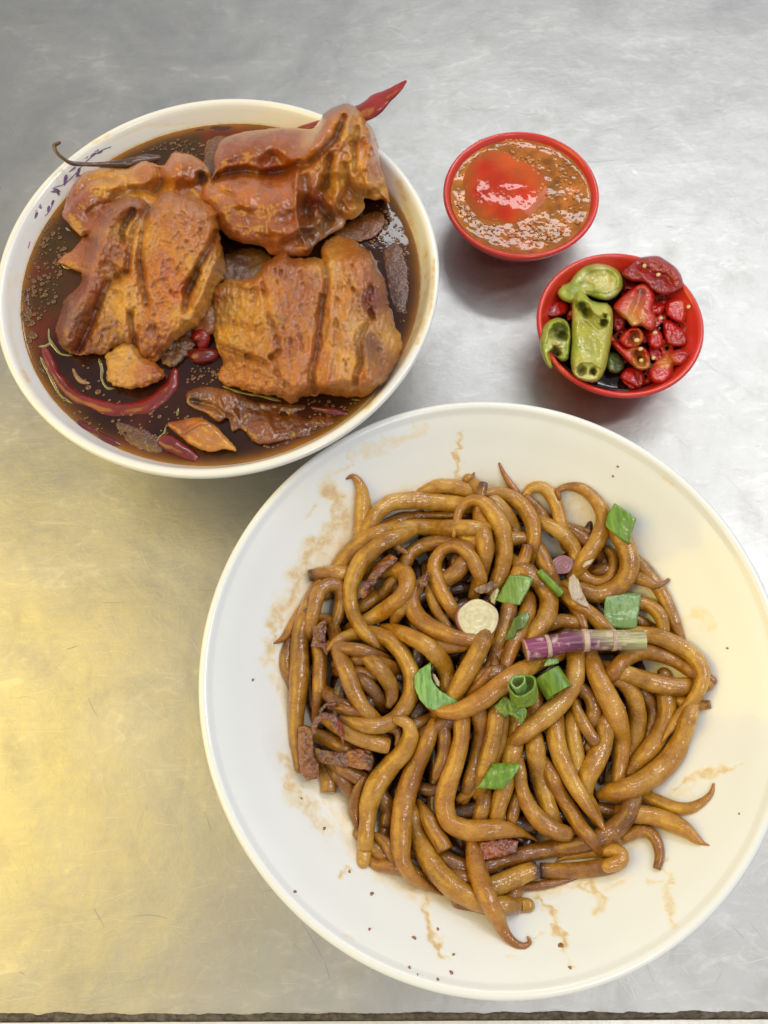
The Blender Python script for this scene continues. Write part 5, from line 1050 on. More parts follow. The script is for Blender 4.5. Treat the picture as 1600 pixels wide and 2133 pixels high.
pepper('red chilli bit in the middle with a seed on it', [(1030, 720), (1090, 700), (1140, 740), (1150, 840), (1090, 870), (1030, 830)], zB, .6, 12, [(1080, 780, RD)], grp=RG, noise=[(9, .08, 37, 1, 1, 0)])
pepper('dark green chilli end between the green tube and the red rings', [(720, 900), (780, 890), (840, 960), (840, 1020), (780, 1060), (710, 1040), (695, 980)], zB, .4, 12, [(740, 950, (.13, .19, .03)), (810, 980, (.09, .10, .03))], grp=GG, noise=[(9, .07, 47, 1, 1, 0)])
pepper('small red chilli piece at the bottom of the dish', [(805, 1090), (850, 1020), (920, 1010), (990, 1040), (1002, 1130), (945, 1175), (870, 1140)], zB, .5, 14, [(860, 1060, RD), (960, 1100, RDD)], grp=RG, strokes=[([(930, 1050), (960, 1130)], 14, -.12)])
pepper('large red chilli piece folded at the lower right', [(1090, 960), (1190, 900), (1260, 865), (1340, 865), (1370, 900), (1350, 950), (1300, 1000), (1235, 1000), (1225, 1075), (1150, 1145), (1060, 1125), (1030, 1040)], zB, .8, 16, [(1100, 1050, RD), (1160, 980, OG), (1180, 1060, RD), (1300, 920, (.46, .02, .012))], grp=RG,
       strokes=[([(1190, 925), (1230, 990), (1230, 1060)], 16, -.2), ([(1240, 900), (1320, 890), (1350, 920)], 14, .08), ([(1060, 1000), (1130, 975), (1190, 960)], 14, -.12)])
pepper('red chilli skin folded below the long slice', [(750, 520), (800, 560), (860, 620), (840, 700), (790, 730), (750, 700), (745, 600)], zB, .55, 14, [(790, 640, (.42, .03, .03)), (760, 560, RD)], grp=RG, noise=[(10, .09, 57, 1, 1, 0)])
pepper('long red chilli slice lying open with an orange inside', [(752, 520), (850, 420), (950, 350), (1010, 340), (1070, 390), (1085, 460), (1068, 540), (1095, 620), (1085, 700), (1035, 722), (975, 685), (900, 690), (860, 640), (790, 590)], zB+.35, .75, 16,
       [(800, 500, RD), (900, 400, RD), (1060, 450, RD), (960, 480, (.45, .09, .03)), (930, 560, OG), (900, 630, (.60, .30, .06)), (1050, 660, (.48, .04, .03)), (980, 590, OG), (1040, 560, RD)], grp=RG,
       strokes=[([(970, 400), (950, 500), (910, 600)], 34, -.22), ([(880, 670), (940, 675), (975, 640)], 10, .08)], cstrokes=[([(960, 405), (1000, 415)], 16, (.10, .05, .03), .8)])
def ring_piece(label, c, rx, ry, ang, zc, hgt, col, incol, grp, th=.16, tilt=(0, 0), seedcol=None, dep=.0):
    P = at(*FB([c])[0], zc); s_c = scale_at(zc)*1.0; a, b = rx/3.81/s_c, ry/3.81/s_c
    n_ = 30; t = np.linspace(0, 2*np.pi, n_, endpoint=False); rows = []; cols = []
    wob_ = 1+.06*np.sin(3*t+c[0])+.04*np.sin(5*t+c[1])
    prof = [(1.03, -hgt, col), (1.06, -hgt*.5, col), (1.0, -.03, col), (.94, 0, incol), (.78, -.01, incol), (.70, -.07, incol), (.66, -hgt*.6, incol), (.64, -hgt, tuple(.5*x for x in incol))]
    ex = np.array([math.cos(ang), math.sin(ang), tilt[0]]); ey = np.array([-math.sin(ang), math.cos(ang), tilt[1]]); ez = np.cross(ex, ey); ez /= np.linalg.norm(ez)
    for k, h, cc in prof:
        rows.append(P+np.outer(a*k*wob_*np.cos(t), ex)+np.outer(b*k*wob_*np.sin(t), ey)+h*ez); cols.append(np.repeat([cc], n_, 0))
    rows.append(rows[0]); nn = len(prof); V = np.vstack(rows[:-1]); Fc = []
    for i in range(nn):
        for j in range(n_): Fc.append((i*n_+j, i*n_+(j+1) % n_, ((i+1) % nn)*n_+(j+1) % n_, ((i+1) % nn)*n_+j))
    o = mesh('chilli_ring', V, Fc, M_CHIL, col=np.vstack(cols)); tag(o, label, 'chilli ring', grp)
    # the pale web inside
    return o, P, ez
pepper('red chilli ring with a seed, just right of the green tube', [(795, 790), (830, 735), (900, 690), (960, 695), (992, 740), (990, 800), (950, 845), (880, 865), (830, 850)], zB+.2, .72, 13, [(830, 780, RD), (900, 710, RD), (940, 790, OG), (900, 800, (.45, .10, .03)), (880, 850, RD)], grp=RG,
       bumps=[(925, 775, 48, -.55)], strokes=[([(850, 820), (880, 760), (930, 725), (975, 740), (975, 800)], 12, .10)], cstrokes=[([(890, 790), (920, 770)], 26, (.20, .04, .015), .7)])
pepper('red chilli ring with orange flesh at the lower middle', [(755, 800), (800, 815), (860, 860), (900, 850), (1000, 850), (1045, 930), (1040, 1010), (1000, 1035), (950, 1030), (880, 980), (810, 910), (760, 860), (745, 820)], zB+.2, .75, 13, [(800, 850, RD), (860, 930, RD), (1020, 880, RD), (960, 930, OG), (980, 990, (.60, .28, .06)), (920, 900, (.50, .12, .03))], grp=RG,
       bumps=[(955, 905, 45, -.5), (985, 970, 38, -.35)], strokes=[([(920, 990), (905, 920), (930, 870), (990, 865), (1025, 930), (1010, 1010)], 12, .10)], cstrokes=[([(940, 890), (970, 940)], 20, (.22, .07, .02), .7)])
pepper('green chilli ring hooked over the left rim of the dish', [(185, 710), (240, 640), (320, 615), (390, 650), (420, 740), (415, 850), (395, 950), (340, 965), (290, 920), (255, 905), (262, 960), (275, 1012), (245, 1018), (195, 940), (170, 840)], zB+.35, .85, 13,
       [(200, 760, (.40, .38, .04)), (215, 850, GR), (260, 660, GR), (390, 700, GR2), (400, 850, GR2), (310, 810, GPALE), (330, 840, GPALE), (250, 980, GR), (370, 940, GR2), (250, 760, (.46, .48, .12))], grp=GG,
       bumps=[(330, 725, 62, -.75), (350, 770, 34, -.4), (300, 895, 44, -.75), (280, 745, 30, -.3), (315, 815, 34, .22)], strokes=[([(215, 800), (245, 700), (310, 645), (380, 680), (400, 780), (390, 900)], 13, .10)],
       cstrokes=[([(310, 720), (350, 740)], 28, (.14, .15, .03), .8), ([(295, 890), (310, 905)], 22, (.08, .07, .02), .8)])
# upper green slice with its pale seedy face
pepper('green chilli slice with a pale yellow seedy face at the top left', [(310, 410), (345, 360), (400, 335), (450, 270), (520, 210), (620, 185), (720, 200), (790, 240), (828, 310), (822, 390), (760, 460), (690, 480), (600, 460), (540, 440), (490, 470), (430, 505), (350, 480), (315, 440)], 1.95, .85, 15,
       [(350, 420, GR), (430, 380, GR2), (480, 300, (.42, .47, .12)), (560, 240, GR2), (760, 250, GR), (810, 350, GR), (620, 420, GR2), (600, 300, GPALE), (680, 300, (.74, .70, .30)), (720, 340, (.72, .68, .30)), (640, 350, GPALE), (540, 300, GPALE), (440, 450, GR)], grp=GG,
       controls=[(350, 420, .55), (470, 300, .8), (600, 300, .7), (700, 310, .72), (640, 220, .95), (780, 300, .95), (700, 440, .9), (540, 370, .5), (440, 470, .7)],
       strokes=[([(500, 330), (530, 270), (600, 225), (720, 225), (795, 290), (790, 370), (700, 410), (600, 400), (540, 390)], 14, .12), ([(500, 350), (520, 290), (545, 250)], 14, -.10)], bumps=[(590, 300, 16, .09), (630, 270, 15, .08), (680, 265, 17, .09), (735, 300, 16, .08), (740, 350, 15, .09), (690, 375, 16, .08), (640, 345, 17, .09), (610, 360, 14, .07), (680, 320, 16, .07), (570, 335, 12, .06)], noise=[(7, .03, 9, 1, 1, 0)])
# big green tube: cut aslant at the back, open mouth at the front
pepper('long olive green chilli tube with its cut mouth facing the front', [(432, 450), (480, 395), (530, 420), (570, 470), (640, 495), (705, 500), (745, 550), (752, 640), (745, 760), (720, 900), (690, 1030), (645, 1108), (590, 1132), (500, 1115), (435, 1065), (412, 960), (420, 800), (424, 620)], zB+.35, 1.25, 21,
       [(470, 430, GR), (450, 600, GY), (500, 700, (.46, .44, .045)), (560, 620, (.30, .30, .04)), (620, 520, (.46, .50, .10)), (720, 560, GY), (700, 800, (.44, .42, .05)), (560, 850, (.38, .38, .035)), (460, 850, GR), (640, 980, (.48, .46, .06)), (500, 950, (.50, .48, .10)), (550, 970, (.56, .56, .14)), (480, 1060, GPALE), (560, 1100, GPALE), (640, 1060, GY)], grp=GG,
       controls=[(480, 430, 1.2), (500, 560, .85), (450, 650, 1.15), (560, 800, 1.25), (700, 560, 1.2), (660, 640, .9), (700, 800, 1.15), (550, 940, 1.3), (550, 1040, 1.1), (450, 1000, 1.15), (650, 1030, 1.15)],
       bumps=[(505, 530, 42, -.55), (545, 580, 30, -.35), (670, 655, 32, -.55), (690, 600, 22, -.3), (500, 1035, 34, -.55), (596, 1048, 30, -.55), (555, 1045, 14, .15), (640, 650, 16, .18)],
       strokes=[([(470, 470), (480, 590), (560, 650), (640, 720), (690, 700), (735, 620)], 16, .12), ([(560, 480), (590, 560), (640, 600)], 18, .16), ([(440, 1010), (500, 965), (580, 965), (650, 1010)], 13, .12), ([(450, 1070), (540, 1110), (620, 1100)], 12, .08), ([(520, 700), (600, 800), (610, 900)], 34, -.14)],
       cstrokes=[([(500, 510), (530, 570)], 24, (.20, .21, .04), .7), ([(668, 660), (690, 610)], 16, (.20, .21, .04), .7), ([(490, 1040), (510, 1025)], 17, (.15, .16, .03), .8), ([(590, 1035), (600, 1065)], 15, (.15, .16, .03), .8)], noise=[(12, .04, 5, 1, 1, 0)])
# seeds
for i, (x, y, z, a, lab) in enumerate([(940, 795, 2.55, .2, 'large pale seed in the upper red ring'), (1000, 205, 2.95, 1.2, 'pale seed near the top on the wrinkled red piece'), (1110, 275, 2.85, .6, 'pale seed right of the top one on the wrinkled red piece'), (1085, 735, 2.45, .2, 'seed on the middle red bit'),
        (1072, 935, 2.3, .9, 'seed between the lower ring and the folded red piece'), (970, 865, 2.6, .5, 'seed on the upper edge of the lower red ring'), (975, 955, 2.45, .7, 'seed inside the lower red ring'), (880, 255, 2.6, .3, 'faint seed at the left of the wrinkled red piece'), (1350, 530, 2.35, .7, 'tiny seed at the right wall of the dish'), (1130, 620, 2.2, .4, 'seed half sunk right of the long slice'), (925, 660, 2.55, .3, 'pale seed at the lower lip of the long slice')]):
    c = at(*FB([(x, y)])[0], z); t = np.linspace(0, 2*np.pi, 12, endpoint=False); r = .115 if i else .14
    V = [c+np.array([0, 0, .05])]+[c+r*k*np.array([math.cos(a)*math.cos(u)-.8*math.sin(a)*math.sin(u), math.sin(a)*math.cos(u)+.8*math.cos(a)*math.sin(u), 0])+[0, 0, h] for k, h in ((.55, .045), (.9, .025), (1, 0), (.8, -.03)) for u in t]+[c-np.array([0, 0, .04])]
    Fc = [(0, 1+j, 1+(j+1) % 12) for j in range(12)]+[(1+k*12+j, 13+k*12+j, 13+k*12+(j+1) % 12, 1+k*12+(j+1) % 12) for k in range(3) for j in range(12)]+[(49, 37+(j+1) % 12, 37+j) for j in range(12)]
    tag(mesh('chilli_seed', V, Fc, M_VEG, col=np.repeat([(.72, .52, .18) if i % 2 == 0 else (.66, .50, .22)], len(V), 0)), lab, 'chilli seed', 'chilli seeds')

# ------------------------------------------------------------------ scallion, shallot and fried bits on the noodles
def leafcol(base=(.10, .30, .05)): return base
def mat_leaf(name, c1, c2, rough=.35, ang=0., bands=900, sss=.12):
    m_, nt, p = newmat(name); v = coords(nt, (1, .06, 1), (0, 0, ang)); n1 = noise(nt, v, bands, 3, .6); n2 = noise(nt, coords(nt), 160, 3)
    c = mixc(nt, ramp(nt, n1, [(.35, 0.0), (.65, 1.0)]), c1, c2); c = mixc(nt, ramp(nt, n2, [(.45, 0.0), (.75, .3)]), c, tuple(.7*x for x in c1))
    L(nt, c, p.inputs['Base Color']); p.inputs['Roughness'].default_value = rough; p.inputs['Coat Weight'].default_value = .3; p.inputs['Coat Roughness'].default_value = .12
    p.inputs['Subsurface Weight'].default_value = sss; p.inputs['Subsurface Radius'].default_value = (.9, 1, .3); p.inputs['Subsurface Scale'].default_value = .001
    L(nt, bump(nt, n1, .4, .0004), p.inputs['Normal']); return m_
SG = 'chopped scallion pieces on the noodles'
def slice_(label, crop, poly, mat, tilt=(0, 0), arch=.12, archdir=0.0, name='scallion_slice', cat='scallion', group=SG, dz=.15, thick=.10, w=5, wave=0.015, cols=None, zfix=None, rad=.4, step=2.0, smooth_outline=False, qn=90, cst=()):
    P = full(crop, poly)[:, :2]; c = P.mean(0); z0 = zfix if zfix is not None else top_at(c[0], c[1], rad, qn)+dz
    ca, sa = math.cos(archdir), math.sin(archdir); ext = max(np.ptp(P[:, 0]*ca+P[:, 1]*sa)/2, 1)
    if not smooth_outline:
        Q = []
        for i in range(len(P)):
            a, b = P[i], P[(i+1) % len(P)]; k = max(2, int(np.hypot(*(b-a))/4)); Q += [a+(b-a)*t for t in np.linspace(0, 1, k, endpoint=False)]
        P = np.array(Q); P = P+np.stack([fbm(P[:, 0]/5, P[:, 1]/5, 3, 2), fbm(P[:, 0]/5, P[:, 1]/5, 9, 2)], 1)*1.0
    def zf(X, Y):
        u = ((X-c[0])*ca+(Y-c[1])*sa)/ext
        return arch*(1-u*u)+tilt[0]*(X-c[0])/60+tilt[1]*(Y-c[1])/60+wave*fbm(X/9, Y/9, int(c[0]) % 50, 3)
    o = relief(name, P, z0, .04, w, mat, step=step, thick=thick, smooth_outline=smooth_outline, zfun=zf, power=.5, cols=cols, cstrokes=cst)
    # the underside follows the top
    me = o.data; nv = len(me.vertices)
    return tag(o, label, cat, group)
ML1 = mat_leaf('leaf_green_a', (.10, .27, .09), (.20, .40, .16), .36, .9); ML2 = mat_leaf('leaf_green_b', (.10, .19, .018), (.22, .36, .05), .35, .1)
ML3 = mat_leaf('leaf_green_c', (.085, .18, .010), (.19, .34, .025), .3, -.5); ML4 = mat_leaf('leaf_dull', (.07, .12, .012), (.15, .22, .03), .3, 1.2)
ML5 = mat_leaf('leaf_pale_green', (.12, .30, .05), (.35, .50, .20), .35, .8)
slice_('square green scallion slice lying near the right end of the purple stem', 'N7', [(1258, 535), (1380, 538), (1518, 545), (1500, 670), (1480, 800), (1370, 798), (1250, 782), (1245, 660)], mat_leaf('leaf_bluegreen', (.11, .21, .05), (.19, .33, .09), .3, .05), arch=.10, archdir=1.57, tilt=(-.05, .05), thick=.16, dz=.32)
slice_('green scallion square left of centre beside the root bits', 'N7', [(560, 408), (650, 412), (742, 430), (690, 530), (640, 628), (550, 622), (455, 596), (510, 500)], ML2, arch=.10, archdir=.2, tilt=(.05, .05), thick=.12)
slice_('top right green scallion slice folded flat on the big loop', 'N2', [(862, 328), (930, 375), (1004, 432), (985, 490), (960, 555), (970, 600), (900, 565), (815, 492), (802, 465), (820, 400)], ML3, arch=.14, archdir=.8, tilt=(.10, -.12), thick=.20, dz=.2)
slice_('narrow sliver of green scallion behind the open loop', 'N2', [(703, 368), (728, 380), (732, 440), (725, 500), (695, 500), (680, 450), (685, 400)], ML3, arch=.05, zfix=1.9, thick=.1)
slice_('dull translucent green scallion scrap right of the shallot slice', 'N7', [(660, 680), (700, 665), (712, 720), (680, 790), (620, 810), (600, 870), (530, 885), (525, 860), (560, 790), (590, 720), (640, 690)], ML4, arch=.06, tilt=(.1, -.05), dz=.05, thick=.06)
slice_('arched green scallion strip at the left, bent like a C', 'N3', [(1085, -5), (1080, 60), (1090, 120), (1140, 185), (1200, 222), (1275, 262), (1210, 300), (1130, 330), (1050, 300), (1000, 240), (972, 170), (965, 90), (1010, 40)], mat_leaf('leaf_striped', (.10, .27, .045), (.30, .50, .16), .35, 1.0), arch=.18, archdir=.8, tilt=(0, .0), thick=.1, dz=.42, qn=96)
slice_('pointed green scallion piece cut aslant in the lower middle', 'N4', [(-35, 810), (-10, 790), (30, 730), (80, 648), (170, 642), (262, 645), (240, 700), (195, 760), (150, 815), (80, 812), (0, 805)], ML3, arch=.2, archdir=1.4, tilt=(.06, .05), thick=.15, dz=.15)
slice_('torn bright green leaf scrap under the curled scallion ring', 'N7', [(445, 1360), (520, 1290), (600, 1330), (690, 1385), (685, 1420), (650, 1495), (610, 1450), (560, 1420), (530, 1440), (480, 1400)], ML2, arch=.1, dz=.06, wave=.12)
slice_('tiny pale green scrap touching the underside of the purple stem', 'N7', [(815, 1050), (840, 1015), (915, 1012), (918, 1050), (860, 1065), (810, 1075)], ML5, arch=.05, dz=.25, wave=.06, thick=.06)
slice_('dry translucent white skin fragment right of the purple slice', 'N7', [(990, 430), (1020, 400), (1060, 440), (1085, 520), (1130, 610), (1150, 658), (1090, 630), (1015, 590), (985, 500)], mat_leaf('dry_skin', (.36, .27, .19), (.62, .55, .48), .5, .5, 700), arch=.04, wave=.08, thick=.03, name='dry_skin', cat='dry skin', group=None)
slice_('small pale skin flake beside the purple slice', 'N7', [(1085, 350), (1110, 310), (1175, 290), (1150, 330), (1100, 358)], mat_leaf('dry_skin_b', (.45, .34, .2), (.62, .52, .4), .5, .5, 700), arch=.03, thick=.03, name='dry_skin', cat='dry skin', group=None, dz=.1)
slice_('cream coloured sliver tucked under the left green square', 'N7', [(420, 560), (440, 530), (475, 500), (490, 520), (470, 590), (455, 625), (425, 610)], M_VEG, arch=.05, name='shallot_bit', cat='shallot', group=None, cols=[(1030, 1240, (.60, .55, .28))])
slice_('brown tuft of dried roots between the shallot slice and the left green square', 'N7', [(300, 510), (340, 490), (400, 470), (430, 450), (450, 470), (480, 475), (450, 500), (400, 540), (350, 545), (310, 530)], mat_leaf('dry_roots', (.10, .05, .03), (.35, .24, .16), .6, .3, 500), arch=.1, wave=.12, name='root_tuft', cat='roots', group=None, dz=.08)
slice_('small pale seed like flake inside the curve of the arched green strip', 'N3', [(1090, 70), (1110, 80), (1140, 130), (1138, 165), (1115, 150), (1092, 105)], M_VEG, arch=.03, thick=.05, name='shallot_bit', cat='shallot', group=None, cols=[(905, 1410, (.62, .48, .25))])
def pipe(label, crop, pts, r, mat, zoff, th=.07, flat=.8, ripple=.03, group=SG, name='scallion_tube', cat='scallion'):
    P = full(crop, pts); z = [top_at(p[0], p[1], .4)+zo for p, zo in zip(P, zoff)]; z = np.array(z); z = z.mean()*.8+z*.2 if False else np.full(len(z), max(z)-.1)+np.array(zoff)
    C = catmull(np.array([at(p[0], p[1], a) for p, a in zip(P, z)]), .04); R = np.full(len(C), r/CROP[crop][2]/scale_at(z.mean()))
    V, Fc, n_, sg = hollow(C, R, th, 30, flat, ripple, 1.3); return tag(mesh(name, V, Fc, mat), label, cat, group)
pipe('bright green scallion tube lying open to the lower right, under the purple stem', 'N7', [(835, 1120), (880, 1190), (925, 1262)], 98, ML3, [0, .05, .1], flat=.72)
pipe('curled up green scallion ring standing beside the open tube', 'N7', [(665, 1300), (662, 1260), (650, 1205)], 96, ML2, [-.1, .15, .55], flat=.9, ripple=.06)
rr_ = pipe('inner curl of green leaf rolled inside the scallion ring', 'N7', [(640, 1270), (632, 1220), (622, 1180)], 52, ML5, [-.05, .25, .62], flat=.8, ripple=.08, th=.05)
z = top_at(*full('N7', [(865, 460)])[0])
P = full('N7', [(775, 380, 26), (830, 440, 28), (880, 490, 29), (925, 535, 30), (942, 548, 28)]); P = catmull(P, 3); C = at(P[:, 0], P[:, 1], z+.12+0*P[:, 0]); V, Fc, t = tube(C, P[:, 2]/scale_at(z), 14, .9, .06, 3, 'flat', 'flat')
tag(mesh('scallion_stick', V, Fc, ML3), 'thin bright green scallion stick below the purple slice', 'scallion', SG)
# purple stem: one skin-coloured piece with joints
def stem_mat():
    m_, nt, p = newmat('purple_stem'); col = attr(nt, 'col').outputs['Color']
    v = coords(nt, (.05, 1, 1), (0, 0, -.07)); n1 = noise(nt, v, 700, 3, .7); n2 = noise(nt, coords(nt), 220, 4, .6)
    c = mixc(nt, ramp(nt, n1, [(.4, 0.0), (.62, .75)]), col, mixc(nt, 1.0, col, (.30, .18, .30), 'MULTIPLY')); c = mixc(nt, ramp(nt, n2, [(.54, 0.0), (.68, .7)]), c, (.62, .5, .46))
    L(nt, c, p.inputs['Base Color']); p.inputs['Roughness'].default_value = .35; p.inputs['Coat Weight'].default_value = .25; L(nt, bump(nt, n1, .5, .0004), p.inputs['Normal']); return m_
sp = full('N7', [(672, 955, 86), (760, 935, 84), (860, 920, 82), (980, 895, 80), (1110, 882, 82), (1250, 880, 80), (1400, 882, 80), (1538, 884, 78)])
zs = max(top_at(x, y, .35, 96) for x, y, _ in sp)-.05
sp[:, 2] *= .92; P = catmull(sp, 2.0); C = at(P[:, 0], P[:, 1], zs+.12+0*P[:, 0]); R = P[:, 2]/scale_at(zs, P[:, 0], P[:, 1]); u = np.linspace(0, 1, len(R))
for j_, (uu, wd, am) in enumerate([(.19, .008, .02), (.50, .022, .035), (.74, .008, .015)]): R = R*(1+am*np.exp(-((u-uu)/wd)**2))
V, Fc, t = tube(C, R, 30, .95, .02, 5, 'flat', 'flat')
ang_y = (V-np.array([np.interp(t, u, C[:, k]) for k in range(3)]).T)[:, 1]
def lerp(a, b, k): return np.array(a)*(1-k)[:, None]+np.array(b)*k[:, None]
k1 = np.clip((t-.48)/.35+np.clip(ang_y*1.2, -.25, .25), 0, 1)
cc = lerp((.30, .045, .15), (.16, .04, .10), np.clip((t-.1)/.35, 0, 1)); cc = cc*(1-k1[:, None])+np.array((.52, .54, .24))*k1[:, None]
for uu, wd in [(.19, .007), (.50, .02), (.74, .006)]: g_ = (.8*np.exp(-((t-uu)/wd)**2))[:, None]; cc = cc*(1-g_)+np.array((.50, .34, .28))*g_
cc[t < .012] = (.62, .36, .28); cc[t > .993] = (.70, .72, .45)
pst = thing('purple_stem', C[len(C)//2], 'purple and pale green scallion stem lying across the noodles', 'scallion stem')
mesh('stem_body', V, Fc, stem_mat(), pst, col=cc)
# sheath rings
for uu, wd in [(.19, .05), (.50, .13), (.74, .04)]:
    k0 = int(uu*len(C)); n_k = max(2, int(wd/.035)); seg_ = slice(max(0, k0-n_k), k0+n_k+1); V, Fc, a_, b_ = hollow(C[seg_], R[seg_]+.025, .03, 30, .95)
    mesh('stem_joint', V, Fc, mat_leaf('joint_skin', (.42, .28, .24), (.60, .46, .36), .5, 1.5), pst)
# round slice of shallot: a short thick disc, cut face up
def disc(label, name, cat, crop, c, rx, ry, h, z, facecol, sidecol, tilt, rings=(), grp=None):
    P0 = full(crop, [c])[0]; sc_ = CROP[crop][2]; zz = z; O = at(P0[0], P0[1], zz); s = scale_at(zz); a, b = rx/sc_/s, ry/sc_/s
    ex = np.array([1, 0, tilt[0]]); ey = np.array([0, 1, tilt[1]]); ez = np.cross(ex, ey); ez /= np.linalg.norm(ez); n_ = 48; t = np.linspace(0, 2*np.pi, n_, endpoint=False)
    rad = list(np.linspace(.03, .96, 26))+[1.0, 1.03, 1.04, 1.0, .9, .02]; hh = [0]*26+[-.03, -h*.3, -h*.7, -h, -h*1.03, -h*1.03]
    V, cs = [], []
    for r_, z_ in zip(rad, hh):
        wb = 1+.03*np.sin(2*t+1)+.025*np.sin(5*t)
        lift = .003*math.sin(r_*21) if z_ == 0 else 0
        V.append(O+np.outer(a*r_*wb*np.cos(t), ex)+np.outer(b*r_*wb*np.sin(t), ey)+(z_+lift)*ez)
        base = np.array(facecol if z_ == 0 else sidecol)
        fx_, fy_ = r_*np.cos(t), r_*np.sin(t); q1 = np.hypot(fx_+.38, fy_-.12); q2 = np.hypot(fx_-.22, fy_+.05)
        k = (1-.10*np.exp(-((q1-.26)/.04)**2)-.08*np.exp(-((q2-.48)/.04)**2)-.10*np.exp(-((r_-.86)/.03)**2)-.05*np.exp(-((q2-.25)/.04)**2)-.18*np.exp(-((np.hypot(fx_-.35, fy_+.02))/.09)**2)) if z_ == 0 else 1+0*t
        cs.append(base*k[:, None] if (r_ < .93 or z_ != 0) else np.repeat([np.array(facecol)*.5+np.array(sidecol)*.5], n_, 0))
    V = np.vstack(V); Fc = gridfaces(len(rad), n_, True)+[tuple(range(n_))[::-1]]
    return tag(mesh(name, V, Fc, M_VEG, col=np.vstack(cs)), label, cat, grp)
zt = top_at(*full('N7', [(330, 730)])[0], .4)
disc('round slice of shallot with a cream face and purple edge', 'shallot_slice', 'shallot', 'N7', (335, 722), 142, 140, .42, zt+.34, (.68, .62, .38), (.36, .16, .19), (-.12, -.05))
zt = top_at(*full('N7', [(950, 320)])[0], .35)
disc('small purple root slice between the noodle loops', 'shallot_slice', 'shallot', 'N7', (945, 335), 78, 66, .26, zt+.30, (.34, .16, .20), (.20, .035, .10), (.1, .25))
# fried shallot pieces, dark and curled
M_FRY = mat_meat('fried_shallot', .14, .12, .8)
FRC = [(.17, .045, .008), (.34, .12, .016), (.08, .022, .007), (.20, .085, .028)]
def fried(label, crop, poly, cols, dz=.1, arch=.08, archdir=0, wave=.1, thick=.12, tilt=(0, 0), cst=()):
    P = full(crop, poly)[:, :2]; cl = [(*P[int(i*len(P)/len(cols))], c) for i, c in enumerate(cols)]
    o = slice_(label, crop, poly, M_FRY, name='fried_shallot', cat='fried shallot', group='fried shallot pieces among the noodles', dz=dz, arch=arch, archdir=archdir, wave=wave, thick=thick, tilt=tilt, cols=cl, cst=cst); return o
fried('fried shallot strip, long and reddish brown, in the upper left of the heap', 'N1', [(870, 680), (930, 718), (880, 770), (800, 840), (770, 920), (705, 985), (680, 980), (672, 905), (720, 850), (760, 770), (830, 710)], [FRC[1], FRC[0], FRC[2], FRC[1], FRC[0]], dz=.3, archdir=.8, arch=.15)
fried('jagged purple brown shallot flake near the left edge of the heap', 'N1', [(345, 1155), (390, 1150), (460, 1098), (450, 1180), (440, 1250), (470, 1330), (450, 1365), (420, 1310), (340, 1300), (360, 1240)], [FRC[3], (.20, .07, .05), FRC[3], FRC[0]], dz=.2, wave=.14)
fried('little brown fried bit in the middle of the upper heap', 'N1', [(1060, 855), (1100, 830), (1125, 780), (1135, 840), (1120, 900), (1075, 905)], [(.18, .08, .05), FRC[0]], dz=.1)
fried('pinkish brown shallot chunk at the bottom under the L shaped noodle', 'N5', [(905, 125), (980, 112), (1060, 108), (1098, 118), (1090, 175), (1030, 190), (960, 205), (918, 212), (908, 170)], [(.36, .10, .05), (.25, .06, .03), FRC[0], (.40, .12, .06)], dz=.05, wave=.08, tilt=(0, 0), thick=.2)
for lab, poly, cs_, dz, ar, ad in [
    ('dark glossy shallot arch at the lower left cluster', [(285, 420), (310, 360), (370, 330), (440, 345), (490, 400), (510, 470), (500, 560), (470, 480), (420, 400), (370, 380), (330, 410), (310, 480), (290, 470)], [FRC[0], (.30, .06, .02), FRC[0]], .45, .3, 0),
    ('pale brown shallot strap bent over the left edge of the dark cluster', [(195, 430), (240, 420), (290, 435), (297, 520), (300, 600), (330, 680), (345, 770), (250, 790), (210, 730), (200, 640), (195, 540)], [(.34, .16, .05), (.30, .12, .03), FRC[0], (.36, .15, .04)], .15, .3, 1.4),
    ('purple brown shallot strip lying across the dark cluster', [(300, 565), (360, 580), (450, 595), (540, 600), (540, 680), (520, 700), (430, 690), (340, 665), (305, 630)], [(.16, .07, .045), (.20, .08, .05), FRC[3]], .25, .1, 0),
    ('amber burnt shallot end at the right of the dark cluster', [(520, 590), (600, 570), (690, 590), (705, 650), (680, 720), (600, 710), (520, 690)], [(.34, .12, .015), (.22, .06, .012), FRC[2], (.36, .14, .02)], .22, .1, 0),
    ('thin dark shallot thread above the dark cluster', [(330, 320), (380, 270), (450, 255), (470, 270), (430, 300), (420, 290), (370, 310), (345, 350)], [FRC[2], FRC[0]], .15, .1, 0)]:
    fried(lab, 'N3', poly, cs_, dz=dz, arch=ar, archdir=ad, wave=.12)
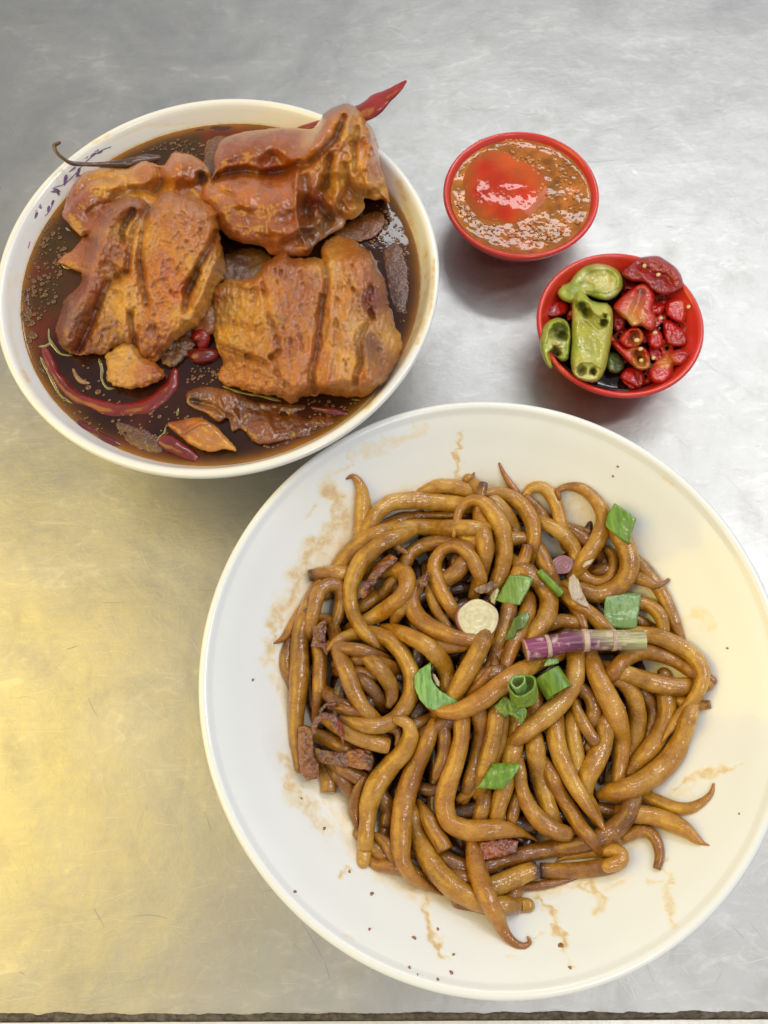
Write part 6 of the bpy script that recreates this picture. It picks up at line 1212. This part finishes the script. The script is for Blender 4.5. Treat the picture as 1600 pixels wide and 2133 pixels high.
# soy drops and crumbs on the plate
M_DROP = mat_simple('soy_drop', (.16, .05, .012), (.36, .16, .04), 500, .12, .5, .2)
for i, (x, y, r, where_) in enumerate([(527, 1416, 5, 'near the left rim of the plate'), (775, 1861, 7, 'below the lower left noodles, the darkest of them'), (615, 1857, 6, 'on the lower left rim line'), (863, 1953, 7, 'left of the long soy dribble at the bottom'), (940, 2025, 7, 'close to the bottom rim, right of the dribble'),
        (912, 2040, 6, 'on the bottom rim under the dribble'), (853, 2015, 6, 'on the bottom left rim edge'), (770, 1935, 5, 'halfway between the noodles and the lower left rim'), (1168, 1968, 8, 'at the foot of the forked stain, long and dark'), (1187, 2015, 6, 'just under the long dark one at the bottom right'),
        (1287, 972, 4, 'near the top right, above its twin'), (1277, 992, 4, 'near the top right, below its twin'), (728, 1815, 5, 'beside the lower left stain spot'), (676, 1725, 6, 'at the foot of the left stain'), (945, 1988, 5, 'at the lower end of the long dribble'), (1515, 1350, 4, 'at the right of the plate wall'), (628, 1663, 4, 'inside the left stain'), (912, 1935, 5, 'right beside the long dribble'), (1540, 1695, 3, 'at the far right of the lower plate wall'), (870, 2030, 3, 'tiny, on the bottom rim')]):
    P0 = at(x, y, float(rev_hit(np.array([float(x)]), np.array([float(y)]), fullprof[:len(prof_in)+8], C_PL)[0])); r = .6*r/scale_at(P0[2], x, y)
    t = np.linspace(0, 2*np.pi, 14, endpoint=False); ex = np.array([1., 0, 0]); nrm = np.array([C_PL[0], C_PL[1], 9])-P0; nrm /= np.linalg.norm(nrm); ex = np.cross([0, 1., 0], nrm); ex /= np.linalg.norm(ex); ey = np.cross(nrm, ex)
    wb = 1+.22*np.sin(2*t+i)+.12*np.sin(3*t+2*i)
    V = np.vstack([P0+np.outer(r*k*wb*np.cos(t), ex)+np.outer(r*k*wb*np.sin(t), ey)*(1.5 if i == 8 else 1)+nrm*h for k, h in ((1.08, -.02), (1, .005), (.85, .02), (.5, .035))]+[[P0+nrm*.04]])
    tag(mesh('soy_drop', V, gridfaces(4, 14, True)+[(42+j, 42+(j+1) % 14, 56) for j in range(14)], M_DROP), 'brown soy speck '+where_, 'soy drop', 'soy specks on the plate')
